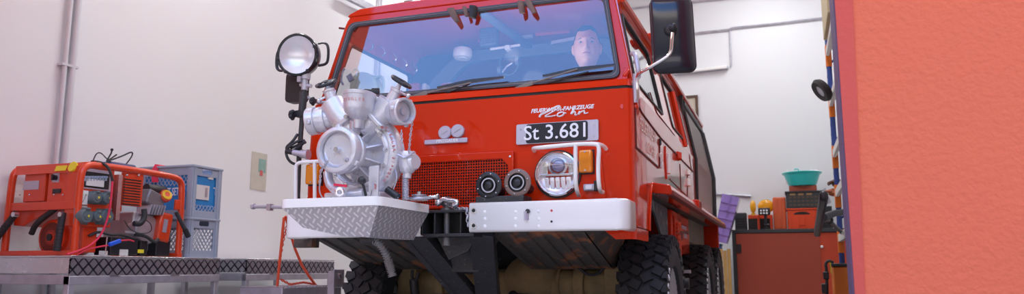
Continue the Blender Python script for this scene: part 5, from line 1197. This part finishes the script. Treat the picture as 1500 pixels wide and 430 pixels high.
# ================================================================== CRATES
def crate(z0, z1, label, win):
    x0, x1, y0, y1 = -2.955, -2.475, .935, 1.225
    t = thing('plastic_crate', label, 'crate', ((x0+x1)/2, (y0+y1)/2, z0), 'blue-grey crates on the near table')
    h = z1 - z0; e_ = .012
    # four walls with lattice windows
    def wall(name, fn, L_, notch, band=None):
        b = B(); u0, u1 = .045, L_-.045; v0, v1 = .05, h-.075
        b.plate([(0, 0), (L_, 0), (L_, h), (0, h)], [[(u0, v0), (u1, v0), (u1, v1), (u0, v1)]] + ([rrect(L_/2-.05, L_/2+.05, h-.060, h-.025, .012, 3)] if notch else []), fn, .006)
        o = obj('side_wall', b, 'bluegrey', t); b = B(); s_ = .034
        if band: v0, v1 = v0 + (v1-v0)*band[0], v0 + (v1-v0)*band[1]; b.bx(0, 0, 0, 0, 0, 0) if False else None
        k = 0
        def clip(u, v, du, dv):
            t0, t1 = 0, 9
            for p, d, lo, hi in ((u, du, u0, u1), (v, dv, v0, v1)):
                a_, b2 = sorted(((lo-p)/d, (hi-p)/d)); t0 = max(t0, a_); t1 = min(t1, b2)
            return t0, t1
        for sgn in (1, -1):
            c0 = u0 - h if sgn > 0 else u0
            while c0 < u1 + h:
                t0, t1 = clip(c0, v0, sgn*1.0*.75, 1.0)
                if t1 - t0 > .005:
                    A = Vector(fn(c0 + sgn*.75*t0, v0 + t0, .003)); C = Vector(fn(c0 + sgn*.75*t1, v0 + t1, .003)); b.tube([A, C], .0028, 4)
                c0 += s_
            
        obj('lattice', b, 'bluegrey', o, sm=False)
    wall('w', lambda u, v, w: (x0 + u, y0 + w, z0 + v), x1-x0, False, (.70, 1) if win else None); wall('w', lambda u, v, w: (x0 + u, y1 - w, z0 + v), x1-x0, False)
    wall('w', lambda u, v, w: (x1 - w, y0 + u, z0 + v), y1-y0, True, (0, .16) if win else None); wall('w', lambda u, v, w: (x0 + w, y0 + u, z0 + v), y1-y0, True)
    obj('base', B().bx(x0+.004, x1-.004, y0+.004, y1-.004, z0, z0+.012), 'bluegrey', t)
    r_ = B().plate([(x0-e_, y0-e_), (x1+e_, y0-e_), (x1+e_, y1+e_), (x0-e_, y1+e_)], [[(x0+.008, y0+.008), (x1-.008, y0+.008), (x1-.008, y1-.008), (x0+.008, y1-.008)]], XY(z1-.018), .016)
    obj('rim', r_, 'bluegrey', t, bevel=.003)
    for X in (x0, x1):
        for Y in (y0, y1): obj('corner_post', B().bx(X-.006 if X == x0 else X-.030, X+.030 if X == x0 else X+.006, Y-(.006 if Y == y0 else .004), Y+(.004 if Y == y0 else .006), z0, z1-.018), 'bluegrey', t)
    for Y in (y0+.02, y1-.02): obj('rib', B().bx(x1, x1+.008, Y-.012, Y+.012, z0, z1-.018), 'bluegrey', t)
    return t
cz0, cz1, cz2 = TT, TT+.285, TT+.66
crate(cz0+.001, cz1, 'lower blue-grey lattice crate on the near table behind the generator', 0)
crate(cz1+.001, cz2, 'upper blue-grey lattice crate of the pair, holding the blue carton', 1)
t_ = thing('product_carton', 'blue printed carton inside the upper grey crate', 'carton', (-2.7, 1.08, cz1+.014))
obj('box', B().bx(-2.93, -2.487, .948, 1.21, cz1+.014, cz2-.07), 'carton', t_)
b = B().text('UT-SET', Matrix.Translation((at(251.5, 281, 'y', .945).x, .945, at(251.5, 281, 'y', .945).z)) @ ry90 @ Matrix.Diagonal((.50, 1, 1, 1)), .080, .0006, .0012); obj('print_lettering', b, 'whitep', t_)
obj('print_lettering', B().text('T', face_x((-2.484, 1.185, cz1+.2)), .075, .0006, .0012), 'whitep', t_)
obj('label_sheet', B().bx(-2.486, -2.478, .985, 1.115, cz1+.13, cz1+.235), 'paper', t_)
obj('label_sheet', B().bx(-2.486, -2.478, 1.10, 1.15, cz1+.285, cz1+.315), 'paper', t_)
obj('label_lines', B().bx(-2.478, -2.4775, 1.07, 1.10, cz1+.15, cz1+.22), 'steel', t_)
t_ = B().tube([(-2.80, .92, cz2-.12), (-2.80, .915, cz2-.03), (-2.80, .93, cz2+.008), (-2.80, 1.08, cz2+.012), (-2.80, 1.24, cz2+.008), (-2.80, 1.25, cz2-.1)], .022, 8, flat=.12); tag(obj('lashing_strap', t_, 'strap'), 'red strap laid over the top rim of the upper crate', 'strap')

# ================================================================== THINGS BETWEEN THE TABLES AND THE TRUCK
xx = -1.95
def ax_(px, py, x=xx): return at(px, py, 'x', x)
FS = thing('folding_stand', 'red tubular trestle stand with hanging chain beside the truck front', 'stand', (xx, 1.3, 0))
def dn(p): return Vector((p.x, p.y, 0))
obj('stand_leg', B().tube([ax_(416, 318), ax_(405, 430), ax_(402, 470), Vector((xx, ax_(398, 500).y, .02))], .010, 8), 'orplas', FS)
obj('stand_leg', B().tube([ax_(418, 316), ax_(437, 380), ax_(458, 412), ax_(470, 425), ax_(474, 450), Vector((xx, ax_(476, 480).y, .02))], .010, 8, smooth=1), 'orplas', FS)
chain('hanging_chain', [ax_(420, 330), ax_(414, 356), ax_(409, 384)], .004, 'orplas', FS); chain('hanging_chain', [ax_(412, 409), ax_(425, 416), ax_(445, 413), ax_(462, 416)], .004, 'orplas', FS)
a, c = ax_(413, 440, -1.75), ax_(486, 418, -1.75)
ST = thing('step_box', 'ribbed aluminium step on the floor between the empty table and the truck', 'step', (-1.75, (a.y+c.y)/2, 0))
obj('body', B().bx(-2.1, -1.75, a.y, c.y, .02, c.z+.0), 'steel', ST, bevel=.005); 
b = B()
for k in range(14): b.bx(-2.1, -1.745, a.y + (c.y-a.y)*k/14, a.y + (c.y-a.y)*(k+.5)/14, c.z, c.z+.006)
obj('grip_ribs', b, 'alub', ST); obj('foot', B().bx(-2.08, -1.77, a.y+.02, a.y+.06, 0, .02).bx(-2.08, -1.77, c.y-.06, c.y-.02, 0, .02), 'rubber', ST)
a, c = ax_(487, 421, -1.35), ax_(503, 396, -1.35)
t_ = thing('galvanised_post', 'short galvanised bracket post standing next to the left front wheel', 'post', (-1.35, (a.y+c.y)/2, 0))
obj('post', B().bx(-1.40, -1.35, a.y+.02, c.y-.02, 0, c.z), 'steel', t_); obj('plate', B().bx(-1.35, -1.34, a.y, c.y, a.z, c.z+.01), 'steel', t_, bevel=.004); obj('bolt', B().box((-1.336, (a.y+c.y)/2, (a.z+c.z)/2+.02), (.01, .02, .03), Matrix.Rotation(R(35), 3, 'X')), 'alub', t_)

# ================================================================== BACK OF THE HALL
CY0 = 7.0
def ab(px, py, y=CY0): return at(px, py, 'y', y)
a, c = ab(1073, 336), ab(1262, 333); zt = (ab(1073, 336).z + ab(1228, 334).z)/2 + .0
CA = thing('storage_cabinet', 'wide brick-red cabinet with dark frame standing at the back wall', 'cabinet', (1.6, 7.3, 0))
x0, x1 = a.x, 2.70
obj('body', B().bx(x0+.02, x1-.02, CY0+.03, 7.6, .02, zt-.05), 'anth', CA)
obj('top', B().bx(x0-.01, x1, CY0-.01, 7.62, zt-.045, zt), 'anth', CA, bevel=.004)
obj('side_post', B().bx(x0-.01, x0+.035, CY0, 7.6, 0, zt-.045), 'anth', CA)
xm = ab(1200, 380).x
d1 = obj('sliding_door', B().bx(x0+.04, xm+.02, CY0+.0, CY0+.02, .06, zt-.05), 'cabred', CA); d2 = obj('sliding_door', B().bx(xm, x1-.03, CY0+.012, CY0+.028, .06, zt-.05), mat('bright_red_door', (.50, .055, .02), .5), CA)
q = ab(1081, 364); obj('lock', B().bx(x0+.035, x0+.10, CY0-.02, CY0, q.z-.05, q.z+.06), 'black', d1); q = ab(1204, 361); obj('door_knob', B().sph((q.x, CY0, q.z), .018, n=12), 'whitep', d2)
ys = CY0 + .22
def as_(px, py): return at(px, py, 'y', ys)
def base_z(o_): return zt
# black small loudspeaker-like box
a, c = as_(1077, 334), as_(1093, 311); t_ = thing('black_box', 'small black ribbed box at the left end of the cabinet top', 'box', ((a.x+c.x)/2, ys, zt)); obj('body', B().bx(a.x, c.x, ys, ys+.2, zt, c.z), 'anth', t_, bevel=.01)
for k in range(4): obj('groove', B().bx(a.x+.02, c.x-.02, ys-.004, ys, zt+.04+.035*k, zt+.055+.035*k), 'blackp', t_)
# warning beacons
for px0, px1, px, top, w_, lab in ((1097, 1112, 1103, 293, 10, 'narrow amber warning lamp on a dark-red base, left of the two on the cabinet'), (1113, 1131, 1122, 292, 20, 'wide amber warning lamp seen behind the black work light on the cabinet')):
    back = .12 if w_ == 20 else 0; Yb = ys + back
    p = at(px, (top+312)/2, 'y', Yb); pt = at(px, top, 'y', Yb); r_ = pt.z - p.z; a, c = at(px0-.5, 334, 'y', Yb), at(px1+.5, 313, 'y', Yb)
    t_ = thing('warning_lamp', lab, 'warning lamp', (p.x, Yb, zt), 'amber warning lamps on the cabinet')
    obj('battery_case', B().bx(a.x, c.x, Yb-.03, Yb+.12, zt, c.z-.01), 'orplas' , t_, bevel=.01)
    obj('case_front', B().bx(a.x+.0, a.x+(c.x-a.x)*.8, Yb-.036, Yb-.03, zt+.0, c.z-.06), 'blackp', t_)
    ln = obj('amber_lens', B().sph((p.x, Yb, p.z), r_, (w_/22*1.0 if w_ == 10 else 1.15, .35, 1), 28), 'amb2', t_); obj('lens_ring', B().lathe((p.x, Yb, p.z), (0, 1, 0), [(r_*.9, -.01), (r_*1.02, -.01), (r_*1.02, .01), (r_*.9, .01)], 28) if w_ == 20 else B().tube([(p.x, Yb, p.z - r_), (p.x, Yb, p.z - r_ - .04)], .03), 'yellow', ln)
p = as_(1120, 309); t_ = thing('work_light', 'black work light with white LEDs on a stubby stand on the cabinet', 'work light', (p.x, ys-.1, zt))
Yw = ys - .10; a, c = at(1111, 315, 'y', Yw), at(1128, 304, 'y', Yw); HL = obj('lamp_head', B().bx(a.x, c.x, Yw-.04, Yw+.04, a.z, c.z), 'black', t_, bevel=.015)
for k in range(6): obj('led', B().cyl((a.x+.035+.036*(k % 3), Yw-.045, c.z-.035-.035*(k//3)), (a.x+.035+.036*(k % 3), Yw-.04, c.z-.035-.035*(k//3)), .012), 'whitep', HL)
obj('stand', B().cyl((p.x+.01, Yw, zt), (p.x+.01, Yw, a.z), .018).cyl((p.x+.01, Yw, zt), (p.x+.01, Yw, zt+.02), .06).cyl((p.x-.01, Yw, zt+.06), (p.x+.05, Yw, zt+.06), .02), 'black', t_)
# red tall canister box
a, c = as_(1133.6, 332), as_(1150.5, 288); t_ = thing('equipment_case', 'tall rust-orange upright case between the lamps and the red crate', 'case', ((a.x+c.x)/2, ys, zt)); obj('body', B().bx(a.x, c.x, ys-.02, ys+.2, zt, c.z), 'orplas2', t_, bevel=.02, seg=3)
for f_ in (.3, .6): obj('rib', B().bx(a.x+(c.x-a.x)*f_-.01, a.x+(c.x-a.x)*f_+.01, ys-.028, ys-.02, zt+.03, c.z-.03), 'orplas2', t_, bevel=.004)
# crates stack
def solid_crate(name, p0, p1, zb, m_, lab, cat, style, back=.0):
    a, c = as_(*p0), as_(*p1); y0 = ys - .06; t = thing(name, lab, cat, ((a.x+c.x)/2, y0+.15, zb)); H_ = c.z; th = .012
    b = B().bx(a.x, c.x, y0, y0+th, zb, H_).bx(a.x, c.x, y0+.33, y0+.33+th, zb, H_).bx(a.x, a.x+th, y0, y0+.34, zb, H_).bx(c.x-th, c.x, y0, y0+.34, zb, H_).bx(a.x, c.x, y0, y0+.34, zb, zb+th)
    o = obj('shell', b, m_, t, bevel=.004); obj('rim', B().plate([(a.x-.01, y0-.012), (c.x+.01, y0-.012), (c.x+.01, y0+.352), (a.x-.01, y0+.352)], [[(a.x+.015, y0+.015), (c.x-.015, y0+.015), (c.x-.015, y0+.32), (a.x+.015, y0+.32)]], XY(H_-.02), .02), m_, t, bevel=.004)
    return t, a, c, y0, H_
t_, a, c, y0, H1 = solid_crate('storage_crate', (1154, 332), (1196, 304.5), zt+.001, 'orplas', 'bright red plastic crate with arched handle hole, lowest of its stack', 'crate', 0)
m_ = (a.x+c.x)/2; obj('handle_hole', B().plate([(m_-.10, H1-.08)] + [(m_+.10*math.cos(R(180-18*k)), H1-.08+.035*math.sin(R(18*k))) for k in range(11)], [], XZ(y0-.004), .004), 'blackp', t_)
for dx in (-.14, -.045, .045, .14): obj('rib', B().bx(m_+dx-.008, m_+dx+.008, y0-.012, y0, zt+.02, H1-.09), 'orplas', t_, bevel=.003)
obj('front_panel', B().bx(m_-.05, m_+.03, y0-.008, y0, zt+.05, H1-.11), 'orplas', t_, bevel=.003)
t_, a, c, y0, H2 = solid_crate('storage_crate', (1152, 304), (1204, 279), H1+.001, 'anth', 'black slatted crate in the middle of the stack under the basin', 'crate', 1)
b = B()
for j in range(3):
    for i in range(9): b.bx(a.x+.035+i*.052, a.x+.070+i*.052, y0-.003, y0-.0, H1+.03+j*.05, H1+.055+j*.05)
obj('slot', b, mat('brown_gap', (.10, .07, .05), .7), t_)
for dx in (-.10, .0, .10): obj('handle_slot', B().plate(rrect(m_+dx-.035, m_+dx+.035, H2-.055, H2-.03, .01, 3), [], XZ(y0-.004), .003), mat('tan_slot', (.30, .18, .08), .6), t_)
# folded papers / red tray under basin
a3, c3 = as_(1156, 279), as_(1196, 271); tag(obj('red_tray', B().bx(a3.x, c3.x, ys-.04, ys+.22, H2+.001, c3.z), mat('red_brown_tray', (.42, .09, .05), .6), bevel=.006), 'flat red-brown tray between the black crate and the turquoise basin', 'tray')
bc = as_(1175, 262); tp_, bt = as_(1175, 252), as_(1175, 277); rt = (as_(1204, 253).x - as_(1146, 253).x)/2; rb_ = rt*.66; zb_ = c3.z + .001
TB = thing('wash_basin', 'round turquoise plastic basin on top of the crate stack', 'basin', (bc.x, ys+.05, zb_))
obj('bowl', B().lathe((bc.x, ys+.05, zb_), (0, 0, 1), [(0, 0), (rb_, 0), (rb_*1.1, .02), (rt*.93, tp_.z-zb_-.02), (rt, tp_.z-zb_-.02), (rt*1.03, tp_.z-zb_-.005), (rt, tp_.z-zb_), (rt*.90, tp_.z-zb_-.01), (rb_*.98, .03), (0, .03)], 48), 'turq', TB)
zr = tp_.z
tag(obj('hook_hose', B().tube([(bc.x-.03, ys+.05, zb_+.05), (bc.x-.03, ys+.05, zr+.04), (bc.x-.06, ys+.05, zr+.055), (bc.x-.09, ys+.05, zr+.045)], .008, 8, smooth=1), 'turq'), 'small turquoise hose end sticking out of the basin', 'hose')
tag(obj('white_rag', B().sph((bc.x+.17, ys+.03, zr+.0), .045, (1, 1, .7)).sph((bc.x+.12, ys+.02, zr+.005), .03), 'whitep'), 'bunched white rag at the right rim of the turquoise basin', 'rag')
tag(obj('bottle', B().lathe((bc.x-.17, ys+.05, zb_+.04), (0, 0, 1), [(0, 0), (.03, 0), (.03, zr-zb_-.02), (.012, zr-zb_+.01), (.012, zr-zb_+.03), (0, zr-zb_+.03)], 16), 'paper'), 'small pale bottle at the left inside the turquoise basin', 'bottle')
# items left of the cabinet
def lean_bin():
    yb = 6.78; P = [at(x, y, 'y', yb) for x, y in ((1044, 352), (1058, 283), (1083, 289), (1064, 356))]
    t = thing('storage_bin', 'translucent purple plastic bin leaning on its side left of the cabinet', 'bin', (P[0].x, yb, P[0].z-.0))
    b = B().plate([(p.x, p.z) for p in P], [], XZ(yb), .012); b2 = B()
    for i in range(4):
        p, q = P[i], P[(i+1) % 4]; b2.beam((p.x, yb+.12, p.z), (q.x, yb+.12, q.z), .26, .012, up=(0, 0, 1) if False else (0, 1, 0)) if False else None
    for i in range(4):
        p, q = P[i], P[(i+1) % 4]; v = [b.bm.verts.new((r_.x, y_, r_.z)) for r_ in (p, q) for y_ in (yb, yb+.28)]; b.bm.faces.new((v[0], v[1], v[3], v[2]))
    o = obj('body', b, 'purple', t)
    for i in range(1, 6):
        l0 = P[0].lerp(P[1], i/6); r0 = P[3].lerp(P[2], i/6); obj('rib', B().beam((l0.x, yb-.006, l0.z), (r0.x, yb-.006, r0.z), .012, .018, up=(0, 1, 0)), 'purple', t)
    m0, m1 = P[0].lerp(P[3], .5), P[1].lerp(P[2], .5); obj('rib', B().beam((m0.x, yb-.006, m0.z), (m1.x, yb-.006, m1.z), .012, .018, up=(0, 1, 0)), 'purple', t)
    return P
P = lean_bin()
y_ = 6.75
a, c = at(1041, 430, 'y', y_), at(1054, 353, 'y', y_); c.z = min(q_.z for q_ in P) - .016; t_ = thing('blue_cupboard', 'narrow blue steel cupboard under the purple bin, right behind the truck', 'cupboard', ((a.x+c.x)/2, y_, 0)); obj('body', B().bx(a.x, c.x, y_, y_+.4, 0, c.z), 'blue', t_, bevel=.006); obj('top_plate', B().bx(a.x-.01, c.x+.01, y_-.01, y_+.41, c.z, c.z+.012), 'blue', t_)
a, c = at(1054.5, 430, 'y', y_), at(1071, 364, 'y', y_)
for k in range(3):
    w_ = (c.x-a.x-.02)/3; x_0 = a.x+.01+k*w_; tag(obj('wooden_board', B().bx(x_0+.003, x_0+w_-.003, y_+.01*k, y_+.03+.01*k, 0, c.z-.02*(k % 2)), 'wood', bevel=.003), ('leftmost', 'middle', 'rightmost')[k] + ' of three upright yellow wooden boards between the blue cupboard and the red cabinet', 'board', 'upright wooden boards')
# folded grey metal sheets behind the crate stack
yq = 7.35
for pts, lab in (([(1200, 304), (1192, 292), (1209, 276), (1218, 296)], 'grey folded sheet-metal part leaning between the red crate and the blue racking'),):
    P_ = [at(x_, y_, 'y', yq) for x_, y_ in pts]; zmin = zt + .002
    P_ = [Vector((p.x, yq, max(p.z, zmin))) for p in P_]
    t_ = thing('metal_bracket', lab, 'metal part', (P_[0].x, yq, zt)); obj('sheet', B().plate([(p.x, p.z) for p in P_], [], XZ(yq), .012), 'steel', t_)
    obj('flange', B().beam(P_[1]+Vector((0, -.04, 0)), P_[2]+Vector((0, -.04, 0)), .015, .09, up=(0, 1, 0)), 'steel', t_); obj('support', B().bx(P_[0].x, P_[3].x, yq+.012, yq+.06, zt, P_[0].z+.02), 'anth', t_)
# ================================================================== RACKING ON THE RIGHT
RX = 1.965
def ar(px, py, x=RX): return at(px, py, 'x', x)
M['leather2'] = mat('rust_orange_leather', (.32, .08, .03), .6, var=.4)
RK = thing('storage_rack', 'tall storage rack with blue uprights and orange connectors along the right wall', 'rack', (RX+.3, 4.8, 0))
yF, yN = ar(1216, 190).y, ar(1229, 190).y
b = B()
for y in (yF, yN, 2.9):
    for x in (RX+.03, 2.65):
        u_ = B().bx(x-.024, x+.024, y-.035, y+.035, 0, 3.35 if y == yF else 3.9); o_ = obj('upright', u_, 'rackblue', RK, bevel=.003)
        b = B()
        for k in range(30): b.bx(x-.026, x-.024, y-.008, y+.008, .15+.1*k, .18+.1*k)
        obj('slots', b, 'blackp', o_)
        obj('foot', B().bx(x-.05, x+.05, y-.06, y+.06, 0, .01), 'rackblue', o_)
    for k in range(4): obj('brace', B().beam((RX+.03, y, .3+.8*k), (2.65, y, .8+.8*k), .03, .02), 'rackblue', RK)
levels = [ar(1223, 276).z, ar(1217, 224).z, ar(1212, 152).z, ar(1207, 82).z]
levels = [.95, levels[0], levels[1], levels[2], levels[3]]
for z in levels:
    obj('shelf_panel', B().bx(RX+.03, 2.70, 2.9, yF, z+.0, z+.03), 'paper', RK)
    for x in (RX+.018, 2.66): obj('beam', B().bx(x-.012, x+.02, 2.9, yF-.04, z-.07, z), 'paper', RK)
    for y in (yF, yN):
        obj('connector', B().bx(RX+.002, RX+.058, y-.039, y+.039, z-.18, z+.05), 'rackor', RK, bevel=.004)
lv = levels
def rk(name, px, py, d, m_, lab, cat, x, zb, mesh=None):
    p = ar(px, py, x); t = tag(obj(name, mesh(p, zb) if mesh else B().bx(x, x+d[0], p.y, p.y+d[1], zb, zb+d[2]), m_, bevel=.01), lab, cat); return t
zz = lv[4]+.041; tag(obj('cardboard_box', B().bx(RX-.02, RX+.5, yN+.1, yF-.25, zz, zz+.55), mat('cardboard', (.50, .42, .26), .8), bevel=.006), 'beige cardboard box on the top shelf of the blue racking', 'box')
q = ar(1204, 132, 1.86); t_ = thing('small_wheel', 'small black rubber wheel hanging on the blue racking post', 'wheel', (q.x, q.y, q.z))
axw = Vector((.75, .25, .55)); obj('tyre', B().lathe(q, axw, [(.055, -.025), (.10, -.03), (.115, 0), (.10, .03), (.055, .025), (.055, -.025)], 32), 'rubber', t_); obj('hub', B().lathe(q, axw, [(0, -.02), (.055, -.018), (.055, .018), (0, .02)], 24).cyl(q, (RX-.04, q.y+.05, q.z+.02), .012), 'steel', t_)
# rust-brown folded tarp, grey shelf bits at the lowest visible level
q = ar(1229, 262, RX); 
for k, (px, py, s_, m2, lab) in enumerate(((1222, 265, .12, 'leather2', 'rust-orange crumpled work glove at the front edge of the middle rack shelf'), (1231, 262, .14, 'leather', 'brown leather work glove lying on the middle rack shelf behind the orange one'))):
    p = ar(px, py, RX+.07); b = B().sph((p.x, p.y, lv[1]+.064), s_*.6, (1, 1.1, .45)).sph((p.x-.03, p.y+.06, lv[1]+.10), s_*.4, (1, 1, .5))
    for f_ in range(4): b.tube([(p.x-.02, p.y-.04, lv[1]+.08+.01*f_), (p.x-.09, p.y-.08+.045*f_, lv[1]+.085), (p.x-.12, p.y-.09+.05*f_, lv[1]+.07)], .014, 8)
    tag(obj('work_glove', b, m2), lab, 'glove')
p = at(1197, 300, 'x', 1.72); t_ = thing('padded_arm', 'black padded support bar slanting out of the blue racking in front of the cabinet', 'support bar', p)
a, c = at(1207, 286, 'x', 1.72), at(1197, 341, 'x', 1.72); obj('pad', B().beam(a, c, .05, .065), 'black', t_, bevel=.02, seg=3)
e1 = at(1214, 322, 'x', 1.85); obj('arm', B().tube([a.lerp(c, .55), e1, at(1236, 343, 'x', 2.0)], .018, 10), 'black', t_); obj('joint', B().sph(e1, .04, n=14).tube([at(1206, 318, 'x', 1.75), at(1222, 312, 'x', 1.9), at(1238, 310, 'x', 2.02)], .03, 10), 'anth', t_)
# orange box & black hose reel low right
q0, q1 = at(1222, 430, 'x', 1.80), at(1224, 388, 'x', 1.80)
y2 = 4.3; a, c = at(1222, 430, 'y', y2), at(1246, 390, 'y', y2)
t_ = thing('orange_chest', 'orange plastic chest at the foot of the blue racking', 'chest', (c.x-.1, y2+.2, 0)); obj('body', B().bx(a.x, a.x+.42, y2, y2+.30, 0, c.z), 'rackor', t_, bevel=.015); obj('lid', B().bx(a.x-.01, a.x+.43, y2-.01, y2+.31, c.z, c.z+.03), 'anth', t_, bevel=.008)
q = at(1210, 405, 'y', 4.2); t_ = thing('hand_truck', 'black hand truck with bent handle and yellow strap in front of the red cabinet', 'hand truck', (q.x, 4.2, 0))
f2 = lambda x, y: at(x, y, 'y', 4.2)
obj('handle_frame', B().tube([f2(1221, 384), f2(1213, 381), f2(1209, 386), f2(1211, 396), f2(1212, 470)], .014, 10, smooth=1).tube([(f2(1212, 470).x, 4.2, f2(1212, 470).z), (f2(1212, 470).x, 4.2, .02)], .014), 'frame', t_)
obj('grip_block', B().box(f2(1210, 403), (.05, .06, .07)).box(f2(1208, 422), (.05, .05, .09)), 'black', t_, bevel=.008); obj('yellow_strap', B().beam(f2(1216, 384), f2(1218, 400), .03, .01), 'yel', t_)
obj('foot_plate', B().bx(q.x-.02, q.x+.12, 4.05, 4.25, 0, .02), 'frame', t_)
# unseen wall added left of the gateway to cut sky from the windscreen reflection
struct('added_wall_left', B().bx(-6.5, -3.12, -3.12, FY0, 0, 7.5), 'coral')
